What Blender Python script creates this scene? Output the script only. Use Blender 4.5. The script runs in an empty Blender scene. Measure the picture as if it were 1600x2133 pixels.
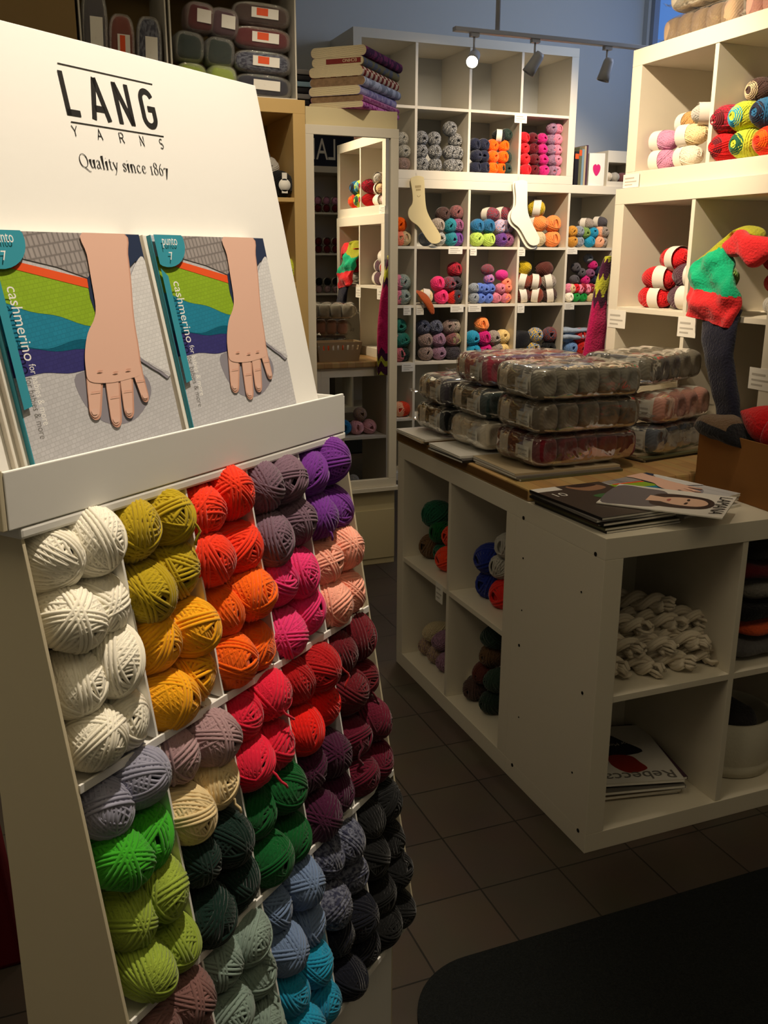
import bpy, bmesh, math, random
from mathutils import Vector, Matrix, Euler, noise
random.seed(7)
PI = math.pi
SC = bpy.context.scene
COL = SC.collection
R_ = math.radians

# ------------------------------------------------------------------ helpers
def srgb(c):
    out = []
    for v in c:
        v = v / 255.0
        out.append(v / 12.92 if v <= 0.04045 else ((v + 0.055) / 1.055) ** 2.4)
    return tuple(out)

def link(o):
    COL.objects.link(o)
    return o

def tag(o, label=None, cat=None, group=None, kind=None):
    if label: o['label'] = label
    if cat: o['category'] = cat
    if group: o['group'] = group
    if kind: o['kind'] = kind
    return o

def thing(name, label, cat, loc=(0, 0, 0), rotz=0.0, group=None, rot=None):
    o = bpy.data.objects.new(name, None)
    o.empty_display_size = 0.05
    link(o)
    o.location = loc
    o.rotation_euler = rot if rot else (0, 0, rotz)
    return tag(o, label, cat, group)

class MB:
    """collects geometry, then links it as ONE mesh object"""
    def __init__(s): s.v = []; s.f = []; s.m = []; s.sm = []
    def add(s, vs, fs, mi=0, smooth=False):
        b = len(s.v); s.v += [tuple(p) for p in vs]
        for f in fs:
            s.f.append([b + i for i in f]); s.m.append(mi); s.sm.append(smooth)
        return s
    def box(s, x0, x1, y0, y1, z0, z1, mi=0):
        vs = [(x0,y0,z0),(x1,y0,z0),(x1,y1,z0),(x0,y1,z0),(x0,y0,z1),(x1,y0,z1),(x1,y1,z1),(x0,y1,z1)]
        return s.add(vs, [(0,3,2,1),(4,5,6,7),(0,1,5,4),(1,2,6,5),(2,3,7,6),(3,0,4,7)], mi)
    def prism(s, pts, lo, hi, axis='x', mi=0):
        """polygon (2-D) extruded along an axis; pts are the two other coordinates in order"""
        def P(a, b, t):
            return {'x': (t, a, b), 'y': (a, t, b), 'z': (a, b, t)}[axis]
        n = len(pts)
        vs = [P(a, b, lo) for a, b in pts] + [P(a, b, hi) for a, b in pts]
        fs = [list(range(n))[::-1], list(range(n, 2 * n))]
        for i in range(n):
            j = (i + 1) % n; fs.append((i, j, n + j, n + i))
        return s.add(vs, fs, mi)
    def tube(s, pts, r, sides=6, closed=False, mi=0, caps=True):
        pts = [Vector(p) for p in pts]; n = len(pts)
        rs = r if isinstance(r, (list, tuple)) else [r] * n
        vs = []; prev = None
        for i in range(n):
            if closed: t = pts[(i + 1) % n] - pts[i - 1]
            else: t = pts[min(i + 1, n - 1)] - pts[max(i - 1, 0)]
            if t.length < 1e-9: t = Vector((0, 0, 1))
            t.normalize()
            if prev is None:
                a = Vector((0, 0, 1)) if abs(t.z) < 0.9 else Vector((1, 0, 0))
                u = t.cross(a).normalized()
            else:
                u = (prev - t * prev.dot(t))
                u = u.normalized() if u.length > 1e-6 else t.orthogonal().normalized()
            prev = u; w = t.cross(u)
            for k in range(sides):
                an = 2 * PI * k / sides
                vs.append(pts[i] + (u * math.cos(an) + w * math.sin(an)) * rs[i])
        fs = []
        for i in range(n if closed else n - 1):
            j = (i + 1) % n
            for k in range(sides):
                l = (k + 1) % sides
                fs.append((i * sides + k, i * sides + l, j * sides + l, j * sides + k))
        if caps and not closed:
            fs.append(list(range(sides))[::-1]); fs.append([(n - 1) * sides + k for k in range(sides)])
        return s.add(vs, fs, mi, True)
    def lathe(s, prof, seg=32, mi=0, c=(0, 0, 0), cap=True):
        vs = []
        for r, z in prof:
            for k in range(seg):
                a = 2 * PI * k / seg; vs.append((c[0] + r * math.cos(a), c[1] + r * math.sin(a), c[2] + z))
        fs = []
        for i in range(len(prof) - 1):
            for k in range(seg):
                l = (k + 1) % seg
                fs.append((i * seg + k, i * seg + l, (i + 1) * seg + l, (i + 1) * seg + k))
        if cap:
            fs.append(list(range(seg))[::-1]); fs.append([(len(prof) - 1) * seg + k for k in range(seg)])
        return s.add(vs, fs, mi, True)
    def grid(s, fn, nu, nv, mi=0, wrap_u=False, smooth=True, mfn=None):
        vs = []
        for j in range(nv + 1):
            for i in range(nu if wrap_u else nu + 1):
                vs.append(fn(i / nu, j / nv))
        w = nu if wrap_u else nu + 1
        b = len(s.v); s.v += [tuple(p) for p in vs]
        for j in range(nv):
            for i in range(nu):
                i2 = (i + 1) % w
                s.f.append([b + j * w + i, b + j * w + i2, b + (j + 1) * w + i2, b + (j + 1) * w + i])
                s.m.append(mfn((i + .5) / nu, (j + .5) / nv) if mfn else mi); s.sm.append(smooth)
        return s
    def mesh(s, name, mats, bevel=0.0):
        me = bpy.data.meshes.new(name)
        me.from_pydata(s.v, [], s.f)
        for m in (mats if isinstance(mats, (list, tuple)) else [mats]): me.materials.append(m)
        me.polygons.foreach_set('material_index', s.m)
        me.polygons.foreach_set('use_smooth', s.sm)
        if bevel > 0:
            bm = bmesh.new(); bm.from_mesh(me)
            bmesh.ops.bevel(bm, geom=list(bm.edges), offset=bevel, segments=2, profile=0.6, affect='EDGES', clamp_overlap=True)
            bm.to_mesh(me); bm.free()
        me.update()
        return me
    def build(s, name, mats, parent=None, bevel=0.0, loc=(0, 0, 0), rot=(0, 0, 0), label=None):
        o = bpy.data.objects.new(name, s.mesh(name, mats, bevel))
        link(o); o.location = loc; o.rotation_euler = rot
        if parent: o.parent = parent
        if label: o['label'] = label
        return o

def bx(name, mat, parent, x0, x1, y0, y1, z0, z1, bevel=0.0, label=None):
    return MB().box(x0, x1, y0, y1, z0, z1).build(name, mat, parent, bevel, label=label)

# ------------------------------------------------------------------ materials
def mat(name, rgb, rough=0.6, spec=0.3, metal=0.0, bump=None, vary=0.0, vscale=8.0, sheen=0.0, emit=None, coat=0.0):
    m = bpy.data.materials.new(name); m.use_nodes = True
    nt = m.node_tree; b = nt.nodes['Principled BSDF']
    c = srgb(rgb)
    b.inputs['Base Color'].default_value = (*c, 1); b.inputs['Roughness'].default_value = rough
    b.inputs['Specular IOR Level'].default_value = spec; b.inputs['Metallic'].default_value = metal
    if sheen: b.inputs['Sheen Weight'].default_value = sheen
    if coat: b.inputs['Coat Weight'].default_value = coat
    tc = None
    if vary or bump:
        tc = nt.nodes.new('ShaderNodeTexCoord')
    if vary:
        n = nt.nodes.new('ShaderNodeTexNoise'); n.inputs['Scale'].default_value = vscale; n.inputs['Detail'].default_value = 4
        nt.links.new(tc.outputs['Object'], n.inputs['Vector'])
        mx = nt.nodes.new('ShaderNodeMix'); mx.data_type = 'RGBA'
        mx.inputs[6].default_value = (*[x * (1 - vary) for x in c], 1); mx.inputs[7].default_value = (*[min(1, x * (1 + vary)) for x in c], 1)
        nt.links.new(n.outputs['Fac'], mx.inputs[0]); nt.links.new(mx.outputs[2], b.inputs['Base Color'])
    if bump:
        kind, scale, strength = bump
        if kind == 'noise':
            t = nt.nodes.new('ShaderNodeTexNoise'); t.inputs['Scale'].default_value = scale; t.inputs['Detail'].default_value = 3
        else:
            t = nt.nodes.new('ShaderNodeTexWave'); t.inputs['Scale'].default_value = scale
            t.bands_direction = kind; t.inputs['Distortion'].default_value = 2.0
        nt.links.new(tc.outputs['Object'], t.inputs['Vector'])
        bp = nt.nodes.new('ShaderNodeBump'); bp.inputs['Strength'].default_value = strength; bp.inputs['Distance'].default_value = 0.004
        nt.links.new(t.outputs['Fac'], bp.inputs['Height']); nt.links.new(bp.outputs['Normal'], b.inputs['Normal'])
    if emit:
        b.inputs['Emission Color'].default_value = (*srgb(emit[0]), 1); b.inputs['Emission Strength'].default_value = emit[1]
    return m

def yarn_mat(name, groove=0.0):
    """colour from the object, flecked with its second colour"""
    m = bpy.data.materials.new(name); m.use_nodes = True
    nt = m.node_tree; b = nt.nodes['Principled BSDF']
    b.inputs['Roughness'].default_value = 0.85; b.inputs['Specular IOR Level'].default_value = 0.12
    b.inputs['Sheen Weight'].default_value = 0.25; b.inputs['Sheen Roughness'].default_value = 0.5
    oi = nt.nodes.new('ShaderNodeObjectInfo')
    at = nt.nodes.new('ShaderNodeAttribute'); at.attribute_type = 'OBJECT'; at.attribute_name = 'second_colour'
    am = nt.nodes.new('ShaderNodeAttribute'); am.attribute_type = 'OBJECT'; am.attribute_name = 'fleck'
    tc = nt.nodes.new('ShaderNodeTexCoord')
    nz = nt.nodes.new('ShaderNodeTexNoise'); nz.inputs['Scale'].default_value = 6.5; nz.inputs['Detail'].default_value = 2
    nt.links.new(tc.outputs['Object'], nz.inputs['Vector'])
    rp = nt.nodes.new('ShaderNodeMapRange'); rp.inputs[1].default_value = 0.42; rp.inputs[2].default_value = 0.58
    nt.links.new(nz.outputs['Fac'], rp.inputs[0])
    mu = nt.nodes.new('ShaderNodeMath'); mu.operation = 'MULTIPLY'
    nt.links.new(rp.outputs[0], mu.inputs[0]); nt.links.new(am.outputs['Fac'], mu.inputs[1])
    mx = nt.nodes.new('ShaderNodeMix'); mx.data_type = 'RGBA'
    nt.links.new(mu.outputs[0], mx.inputs[0]); nt.links.new(oi.outputs['Color'], mx.inputs[6]); nt.links.new(at.outputs['Color'], mx.inputs[7])
    nt.links.new(mx.outputs[2], b.inputs['Base Color'])
    if groove:
        w = nt.nodes.new('ShaderNodeTexWave'); w.bands_direction = 'DIAGONAL'; w.inputs['Scale'].default_value = groove; w.inputs['Distortion'].default_value = 3.0
        nt.links.new(tc.outputs['Object'], w.inputs['Vector'])
        bp = nt.nodes.new('ShaderNodeBump'); bp.inputs['Strength'].default_value = 0.22; bp.inputs['Distance'].default_value = 0.002
        nt.links.new(w.outputs['Fac'], bp.inputs['Height']); nt.links.new(bp.outputs['Normal'], b.inputs['Normal'])
    return m

M = {}
M['laminate'] = mat('white_laminate', (226, 218, 200), 0.42, 0.35, vary=0.03, vscale=3)
M['cream'] = mat('cream_panel', (214, 200, 158), 0.55, 0.3, vary=0.03, vscale=3)
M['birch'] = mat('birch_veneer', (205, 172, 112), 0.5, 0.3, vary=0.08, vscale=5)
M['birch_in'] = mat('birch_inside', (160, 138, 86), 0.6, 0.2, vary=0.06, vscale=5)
M['card'] = mat('white_cardboard', (243, 241, 236), 0.5, 0.3, bump=('noise', 60, 0.03))
M['card_side'] = mat('cardboard_side', (214, 202, 172), 0.6, 0.25, vary=0.03)
M['card_brown'] = mat('brown_cardboard', (142, 118, 78), 0.75, 0.15, vary=0.05)
M['black_print'] = mat('black_print', (40, 38, 36), 0.6, 0.2)
M['paper'] = mat('paper_band', (226, 218, 205), 0.6, 0.2, vary=0.03, vscale=30)
M['paper_print'] = mat('paper_print', (186, 180, 170), 0.6, 0.2)
M['paper_white'] = mat('price_card', (236, 232, 222), 0.6, 0.2)
M['orange_label'] = mat('orange_label', (232, 84, 30), 0.5, 0.3)
M['dark_hole'] = mat('dark_hole', (34, 30, 24), 0.8, 0.1)
M['steel'] = mat('brushed_metal', (170, 172, 176), 0.35, 0.5, 0.9)
M['lamp_grey'] = mat('lamp_grey', (196, 198, 204), 0.4, 0.4)
M['bulb'] = mat('lit_bulb', (255, 244, 220), 0.4, emit=((255, 236, 200), 45.0))
M['bulb_off'] = mat('lamp_reflector', (150, 148, 142), 0.3, 0.5)
M['yarn'] = yarn_mat('yarn_strands')
M['yarn_soft'] = yarn_mat('yarn_skein', 55.0)

def wood_top():
    m = mat('oak_worktop', (196, 158, 104), 0.45, 0.35)
    nt = m.node_tree; b = nt.nodes['Principled BSDF']
    tc = nt.nodes.new('ShaderNodeTexCoord'); mp = nt.nodes.new('ShaderNodeMapping'); mp.inputs['Scale'].default_value = (18, 2.2, 18)
    nt.links.new(tc.outputs['Object'], mp.inputs['Vector'])
    n = nt.nodes.new('ShaderNodeTexNoise'); n.inputs['Scale'].default_value = 2.0; n.inputs['Detail'].default_value = 6
    nt.links.new(mp.outputs[0], n.inputs['Vector'])
    br = nt.nodes.new('ShaderNodeTexBrick'); br.inputs['Scale'].default_value = 1.0
    br.inputs['Brick Width'].default_value = 0.30; br.inputs['Row Height'].default_value = 0.045; br.inputs['Mortar Size'].default_value = 0.0006
    br.inputs['Color1'].default_value = (*srgb((206, 168, 112)), 1); br.inputs['Color2'].default_value = (*srgb((178, 138, 86)), 1); br.inputs['Mortar'].default_value = (*srgb((120, 88, 50)), 1)
    rt = nt.nodes.new('ShaderNodeMapping'); rt.inputs['Rotation'].default_value = (0, 0, PI / 2)
    nt.links.new(tc.outputs['Object'], rt.inputs['Vector']); nt.links.new(rt.outputs[0], br.inputs['Vector'])
    mx = nt.nodes.new('ShaderNodeMix'); mx.data_type = 'RGBA'; mx.blend_type = 'MULTIPLY'; mx.inputs[0].default_value = 0.35
    nt.links.new(br.outputs['Color'], mx.inputs[6]); nt.links.new(n.outputs['Color'], mx.inputs[7])
    nt.links.new(mx.outputs[2], b.inputs['Base Color'])
    return m
M['oak'] = wood_top()

def tile_mat():
    m = mat('floor_tiles', (96, 82, 70), 0.42, 0.4)
    nt = m.node_tree; b = nt.nodes['Principled BSDF']
    tc = nt.nodes.new('ShaderNodeTexCoord')
    mp = nt.nodes.new('ShaderNodeMapping'); mp.inputs['Location'].default_value = (0.372 + 4.0, 0.105 + 4.0, 0)
    nt.links.new(tc.outputs['Object'], mp.inputs['Vector'])
    br = nt.nodes.new('ShaderNodeTexBrick'); br.offset = 0.0; br.squash = 1.0; br.inputs['Scale'].default_value = 1.0
    br.inputs['Brick Width'].default_value = 0.204; br.inputs['Row Height'].default_value = 0.204; br.inputs['Mortar Size'].default_value = 0.0022
    br.inputs['Color1'].default_value = (*srgb((80, 69, 60)), 1); br.inputs['Color2'].default_value = (*srgb((69, 60, 53)), 1); br.inputs['Mortar'].default_value = (*srgb((36, 32, 28)), 1)
    nt.links.new(mp.outputs[0], br.inputs['Vector'])
    n = nt.nodes.new('ShaderNodeTexNoise'); n.inputs['Scale'].default_value = 6.0; n.inputs['Detail'].default_value = 6
    nt.links.new(tc.outputs['Object'], n.inputs['Vector'])
    mx = nt.nodes.new('ShaderNodeMix'); mx.data_type = 'RGBA'; mx.blend_type = 'MULTIPLY'; mx.inputs[0].default_value = 0.4
    nt.links.new(br.outputs['Color'], mx.inputs[6]); nt.links.new(n.outputs['Color'], mx.inputs[7]); nt.links.new(mx.outputs[2], b.inputs['Base Color'])
    bp = nt.nodes.new('ShaderNodeBump'); bp.invert = True; bp.inputs['Strength'].default_value = 0.5; bp.inputs['Distance'].default_value = 0.002
    nt.links.new(br.outputs['Fac'], bp.inputs['Height']); nt.links.new(bp.outputs['Normal'], b.inputs['Normal'])
    return m
M['tiles'] = tile_mat()

def film_mat():
    m = bpy.data.materials.new('clear_plastic_film'); m.use_nodes = True
    nt = m.node_tree; nt.nodes.clear()
    out = nt.nodes.new('ShaderNodeOutputMaterial')
    tr = nt.nodes.new('ShaderNodeBsdfTransparent'); tr.inputs[0].default_value = (0.95, 0.95, 0.94, 1)
    gl = nt.nodes.new('ShaderNodeBsdfGlossy'); gl.inputs['Roughness'].default_value = 0.09; gl.inputs[0].default_value = (1, 0.98, 0.95, 1)
    df = nt.nodes.new('ShaderNodeBsdfDiffuse'); df.inputs[0].default_value = (0.75, 0.74, 0.72, 1)
    tc = nt.nodes.new('ShaderNodeTexCoord')
    n = nt.nodes.new('ShaderNodeTexNoise'); n.inputs['Scale'].default_value = 17.0; n.inputs['Detail'].default_value = 1.5; n.inputs['Distortion'].default_value = 0.8
    nt.links.new(tc.outputs['Object'], n.inputs['Vector'])
    bp = nt.nodes.new('ShaderNodeBump'); bp.inputs['Strength'].default_value = 0.6; bp.inputs['Distance'].default_value = 0.014
    nt.links.new(n.outputs['Fac'], bp.inputs['Height']); nt.links.new(bp.outputs['Normal'], gl.inputs['Normal'])
    fr = nt.nodes.new('ShaderNodeLayerWeight'); fr.inputs['Blend'].default_value = 0.35
    mr = nt.nodes.new('ShaderNodeMapRange'); mr.inputs[3].default_value = 0.025; mr.inputs[4].default_value = 0.40
    nt.links.new(fr.outputs['Fresnel'], mr.inputs[0])
    m1 = nt.nodes.new('ShaderNodeMixShader'); m1.inputs[0].default_value = 0.035
    nt.links.new(tr.outputs[0], m1.inputs[1]); nt.links.new(df.outputs[0], m1.inputs[2])
    m2 = nt.nodes.new('ShaderNodeMixShader')
    nt.links.new(mr.outputs[0], m2.inputs[0]); nt.links.new(m1.outputs[0], m2.inputs[1]); nt.links.new(gl.outputs[0], m2.inputs[2])
    nt.links.new(m2.outputs[0], out.inputs['Surface'])
    return m
M['film'] = film_mat()

def mirror_mat():
    m = bpy.data.materials.new('mirror_glass'); m.use_nodes = True
    nt = m.node_tree; b = nt.nodes['Principled BSDF']
    b.inputs['Base Color'].default_value = (0.86, 0.87, 0.85, 1); b.inputs['Metallic'].default_value = 1.0; b.inputs['Roughness'].default_value = 0.0
    return m
M['mirror'] = mirror_mat()

def knit_mat(name, rgb, scale=90):
    return mat(name, rgb, 0.92, 0.08, bump=('noise', 150, 1.0), sheen=0.2, vary=.22, vscale=150)
def knit_print(name, rgb, w=.0062, h=.0046, dark=.88):
    """printed stocking stitch: small staggered cells"""
    m = mat(name, rgb, .42, .35); nt = m.node_tree; b = nt.nodes['Principled BSDF']
    tc = nt.nodes.new('ShaderNodeTexCoord'); mp = nt.nodes.new('ShaderNodeMapping'); mp.inputs['Rotation'].default_value = (PI / 2, 0, R_(8))
    br = nt.nodes.new('ShaderNodeTexBrick'); br.inputs['Scale'].default_value = 1; br.inputs['Brick Width'].default_value = w; br.inputs['Row Height'].default_value = h
    br.inputs['Mortar Size'].default_value = h * .16; br.inputs['Mortar Smooth'].default_value = 1.0
    c = srgb(rgb); br.inputs['Color1'].default_value = (*c, 1); br.inputs['Color2'].default_value = (*[x * .9 for x in c], 1); br.inputs['Mortar'].default_value = (*[x * dark ** 2 for x in c], 1)
    nt.links.new(tc.outputs['Object'], mp.inputs['Vector']); nt.links.new(mp.outputs[0], br.inputs['Vector']); nt.links.new(br.outputs['Color'], b.inputs['Base Color'])
    return m

# ------------------------------------------------------------------ yarn colours
YC = {
 'white': (250, 244, 226), 'mustard': (186, 160, 24), 'yellow': (250, 176, 22), 'tomato red': (240, 56, 24), 'orange': (252, 104, 8),
 'grey plum': (118, 92, 108), 'pink': (232, 52, 118), 'purple': (112, 46, 142), 'salmon pink': (252, 176, 152),
 'lavender grey': (152, 152, 172), 'bright green': (62, 170, 36), 'lime olive': (150, 172, 62), 'dusty mauve': (172, 140, 144),
 'cream': (232, 208, 158), 'dark teal': (9, 38, 31), 'raspberry': (224, 30, 62), 'green': (8, 86, 36), 'dark red': (176, 16, 22), 'bright red': (230, 24, 14),
 'aubergine': (66, 14, 48), 'burgundy': (100, 12, 26), 'wine': (92, 8, 36), 'mauve brown': (128, 92, 88), 'sage grey': (132, 152, 142),
 'denim blue': (112, 134, 170), 'turquoise': (30, 150, 190), 'slate': (50, 53, 76), 'midnight navy': (15, 18, 31), 'black': (16, 17, 18),
 'brown grey': (122, 106, 96), 'grey marl': (130, 130, 124), 'charcoal marl': (54, 56, 60), 'navy': (30, 34, 56), 'bottle green': (34, 52, 44),
 'red': (226, 26, 40), 'magenta': (206, 28, 120), 'mauve grey': (138, 104, 124), 'rose pink': (216, 130, 156), 'salmon': (244, 140, 112), 'beige': (204, 186, 150),
 'steel grey': (122, 134, 150), 'teal': (40, 132, 148), 'violet': (104, 60, 140), 'stone grey': (142, 134, 122), 'plum': (116, 62, 100), 'dark brown': (78, 56, 52), 'rosewood': (146, 84, 84),
 'lime': (178, 206, 92), 'petrol blue': (38, 104, 150), 'sky and pink': (150, 176, 220), 'wine red': (150, 34, 52), 'peach orange': (248, 146, 78),
 'ochre': (206, 146, 52), 'moss green': (118, 150, 74), 'peach': (244, 180, 142), 'dark grey': (84, 80, 86), 'dusty pink': (224, 134, 152), 'sea grey': (118, 142, 142),
 'scarlet': (220, 40, 34), 'charcoal': (66, 60, 68), 'crimson': (200, 26, 58), 'cornflower': (92, 122, 206), 'blue and rose': (96, 112, 200), 'fuchsia': (210, 50, 140),
 'chocolate': (96, 48, 40), 'rust brown': (132, 58, 40), 'leaf green': (20, 150, 60), 'baby pink': (246, 150, 176), 'old rose': (204, 112, 120), 'sea green': (36, 120, 106),
 'olive grey': (132, 126, 98), 'pale yellow': (238, 208, 138), 'yellow and blue': (240, 196, 30), 'teal and rust': (40, 78, 100), 'sky blue': (122, 160, 212), 'vermilion': (236, 66, 30),
 'taupe': (112, 100, 84), 'warm grey': (124, 118, 104), 'black green': (40, 56, 56), 'burgundy rose': (156, 56, 74), 'rose brown': (206, 146, 130), 'blue grey': (88, 96, 112),
 'tan': (196, 150, 92), 'oatmeal': (220, 208, 188), 'yarn red': (206, 22, 30), 'lilac pink': (200, 136, 168), 'emerald': (26, 90, 66), 'royal blue': (28, 44, 130), 'pale blue': (170, 186, 206),
 'brown': (104, 76, 50), 'light brown': (176, 150, 120), 'forest': (50, 70, 60), 'dark plum': (92, 60, 72), 'lime yellow': (198, 208, 60), 'light grey': (180, 176, 168), 'blue': (30, 120, 176),
 'light pink': (232, 170, 180), 'copper': (196, 96, 50),
}
SECOND = {'charcoal marl': (168, 168, 168), 'grey marl': (190, 188, 180), 'sky and pink': (236, 176, 186), 'blue and rose': (236, 130, 150), 'yellow and blue': (34, 120, 196), 'teal and rust': (150, 56, 36),
          'dusty pink': (200, 110, 140), 'wine red': (96, 90, 104), 'crimson': (120, 40, 50), 'stone grey': (176, 160, 150), 'sea grey': (168, 176, 172), 'brown grey': (156, 132, 128), 'mauve grey': (160, 122, 150), 'slate': (108, 112, 130),
          'rosewood': (110, 80, 84), 'steel grey': (160, 164, 170), 'light brown': (146, 120, 120), 'plum': (150, 90, 130), 'olive grey': (170, 160, 120)}
def paint(o, cname, jit=0.0):
    c = srgb(YC[cname])
    k = 1 + random.uniform(-jit, jit)
    o.color = (*[min(1, x * k) for x in c], 1)
    s = SECOND.get(cname)
    o['second_colour'] = list(srgb(s)) if s else list(c)
    o['fleck'] = 1.0 if s else 0.0
    return o

# ------------------------------------------------------------------ yarn meshes (shared)
def ball_mesh(name, seed, bundles, per, segs, sides, sr, length=1.3, core=True, lo=42, hi=57):
    """a centre-pull ball of wound strands; radius 1 in x and z, pull hole towards -y"""
    rnd = random.Random(seed); mb = MB()
    if core:
        def cf(u, v):
            th = v * PI; r = 0.93 - 0.62 * math.exp(-(th / 0.36) ** 2)
            return (r * math.sin(th) * math.cos(2 * PI * u), -length * r * math.cos(th), r * math.sin(th) * math.sin(2 * PI * u))
        mb.grid(cf, 20, 14, wrap_u=True)
    az = rnd.uniform(0, 6.28)
    for b in range(bundles):
        last = b >= bundles - 3
        psi = R_(rnd.uniform(lo, hi)) if not last else R_(rnd.uniform(36, 74))
        az += 2.399 + rnd.uniform(-0.3, 0.3)
        n = Vector((math.sin(psi) * math.cos(az), math.cos(psi) * rnd.choice((-1, 1)), math.sin(psi) * math.sin(az)))
        u = n.orthogonal().normalized(); w = n.cross(u)
        R = 0.94 + 0.075 * b / bundles + (0.02 if last else 0)
        k = per if not last else max(2, per // 2)
        off0 = rnd.uniform(-0.25, 0.25)
        for i in range(k):
            d = off0 + (i - (k - 1) / 2) * sr * 2.05 + rnd.uniform(-.15, .15) * sr
            if abs(d) > 0.8: continue
            rr = math.sqrt(R * R - d * d); ph = rnd.uniform(0, 6.28); am = rnd.uniform(0, 0.02)
            pts = []
            for t in range(segs):
                a = 2 * PI * t / segs
                p = n * (d + am * math.sin(2 * a + ph)) + (u * math.cos(a) + w * math.sin(a)) * rr
                pts.append((p.x, p.y * length, p.z))
            mb.tube(pts, sr * rnd.uniform(.9, 1.08), sides, closed=True)
    return mb.mesh(name, M['yarn'])

BALL_NEAR = [ball_mesh('wound_ball', 11 + i, 24, 6, 40, 6, 0.064, 1.22) for i in range(5)]
BALL_FAR = [ball_mesh('small_ball', 31 + i, 15, 4, 20, 4, 0.088, 1.15, True, 38, 52) for i in range(4)]
SKEINS = [ball_mesh('strand_skein', 51 + i, 18, 5, 28, 4, 0.075, 1.62, True, 44, 60) for i in range(3)]

def superpt(th, ph, a, b, c, e):
    f = lambda x: math.copysign(abs(x) ** e, x)
    return (a * f(math.sin(th)) * f(math.cos(ph)), b * -f(math.cos(th)), c * f(math.sin(th)) * f(math.sin(ph)))
def skein_mesh(name, a, b, c, e, mtl, dent=True):
    mb = MB()
    def fn(u, v):
        p = superpt(v * PI, u * 2 * PI, a, b, c, e)
        k = 1 - (0.22 * math.exp(-(v * PI / 0.35) ** 2) if dent else 0)
        return (p[0], p[1] * k, p[2])
    mb.grid(fn, 28, 18, wrap_u=True)
    return mb.mesh(name, mtl)
def band_mesh(name, a, c, half, e, mtl):
    mb = MB()
    f = lambda x: math.copysign(abs(x) ** e, x)
    def fn(u, v):
        ph = u * 2 * PI; return (a * f(math.cos(ph)), half * (2 * v - 1), c * f(math.sin(ph)))
    mb.grid(fn, 32, 2, wrap_u=True)
    return mb.mesh(name, mtl)
SKEIN_BAND = band_mesh('skein_band', 1.09, 1.09, 0.55, 0.96, M['paper'])
BAGGED = skein_mesh('bagged_skein', 0.0342, 0.0575, 0.0432, 0.62, M['yarn_soft'])
BAGGED_BAND = band_mesh('bagged_band', 0.0346, 0.0436, 0.021, 0.68, M['paper'])
BALL_BAND = band_mesh('ball_band', 1.10, 1.10, 0.5, 1.0, M['paper'])

def put(name, mesh, loc, rot=(0, 0, 0), scale=(1, 1, 1), parent=None):
    o = bpy.data.objects.new(name, mesh); link(o)
    o.location = loc; o.rotation_euler = rot; o.scale = scale
    if parent: o.parent = parent
    return o
ORD = ['first', 'second', 'third', 'fourth', 'fifth', 'sixth', 'seventh', 'eighth', 'ninth']
# ------------------------------------------------------------------ the setting
def struct(name, mb, m, bevel=0.0):
    o = mb.build(name, m, None, bevel); o['kind'] = 'structure'; return o
M['wall'] = mat('wall_paint', (196, 198, 196), 0.8, 0.15)
M['ceil'] = mat('ceiling_paint', (214, 214, 210), 0.85, 0.1)
struct('floor', MB().box(-3.0, 3.1, -3.4, 4.25, -0.12, 0.0), M['tiles'])
struct('ceiling', MB().box(-3.0, 3.1, -3.4, 4.25, 3.3, 3.4), M['ceil'])
struct('wall_back', MB().box(-3.0, 2.97, 4.11, 4.25, 0, 3.3), M['wall'])
struct('wall_left', MB().box(-3.0, -2.86, -3.4, 4.11, 0, 3.3), M['wall'])
struct('wall_front', MB().box(-2.86, 2.97, -3.4, -3.26, 0, 3.3), M['wall'])
wr = MB()                                           # right wall with the high daylight window
wr.box(2.97, 3.1, -3.4, 4.25, 0, 2.30); wr.box(2.97, 3.1, -3.4, 4.25, 3.2, 3.3)
wr.box(2.97, 3.1, -3.4, 1.6, 2.30, 3.2); wr.box(2.97, 3.1, 4.06, 4.25, 2.30, 3.2)
struct('wall_right', wr, M['wall'])
M['win_frame'] = mat('window_frame', (150, 156, 166), 0.5)
M['win_glass'] = mat('evening_sky_glass', (60, 96, 150), 0.1, emit=((84, 128, 196), .9))
wf = MB(); wf.box(2.99, 3.05, 1.6, 4.06, 2.30, 2.34); wf.box(2.99, 3.05, 1.6, 4.06, 3.16, 3.2)
for y in (1.6, 2.82, 4.02): wf.box(2.99, 3.05, y, y + .04, 2.34, 3.16)
w1 = struct('window_1', wf, M['win_frame'])
bx('pane', M['win_glass'], w1, 3.03, 3.04, 1.62, 4.04, 2.33, 3.17)

# ------------------------------------------------------------------ cube shelving
def cube_shelf(name, label, cat, loc, rotz, W, H, cols, rows, D=0.39, fr=0.05, t=0.016, m=None, group=None, mi=None, skip_back=True):
    m = m or M['laminate']
    r = thing(name, label, cat, loc, rotz, group)
    bx('top_panel', m, r, 0, W, 0, D, H - fr, H, 0.0012)
    bx('bottom_panel', m, r, 0, W, 0, D, 0, fr, 0.0012)
    bx('side_panel', m, r, 0, fr, 0, D, fr, H - fr, 0.0012)
    bx('side_panel', m, r, W - fr, W, 0, D, fr, H - fr, 0.0012)
    cw = (W - 2 * fr - (cols - 1) * t) / cols; chh = (H - 2 * fr - (rows - 1) * t) / rows
    for i in range(1, cols):
        x = fr + i * cw + (i - 1) * t
        bx('divider', m, r, x, x + t, 0.002, D, fr, H - fr, 0.0008)
    for j in range(1, rows):
        z = fr + j * chh + (j - 1) * t
        mb = MB()
        for i in range(cols):
            x = fr + i * (cw + t); mb.box(x, x + cw, 0.002, D - 0.002, z, z + t)
        mb.build('shelf_board', m, r, 0.0008)
    return r

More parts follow.
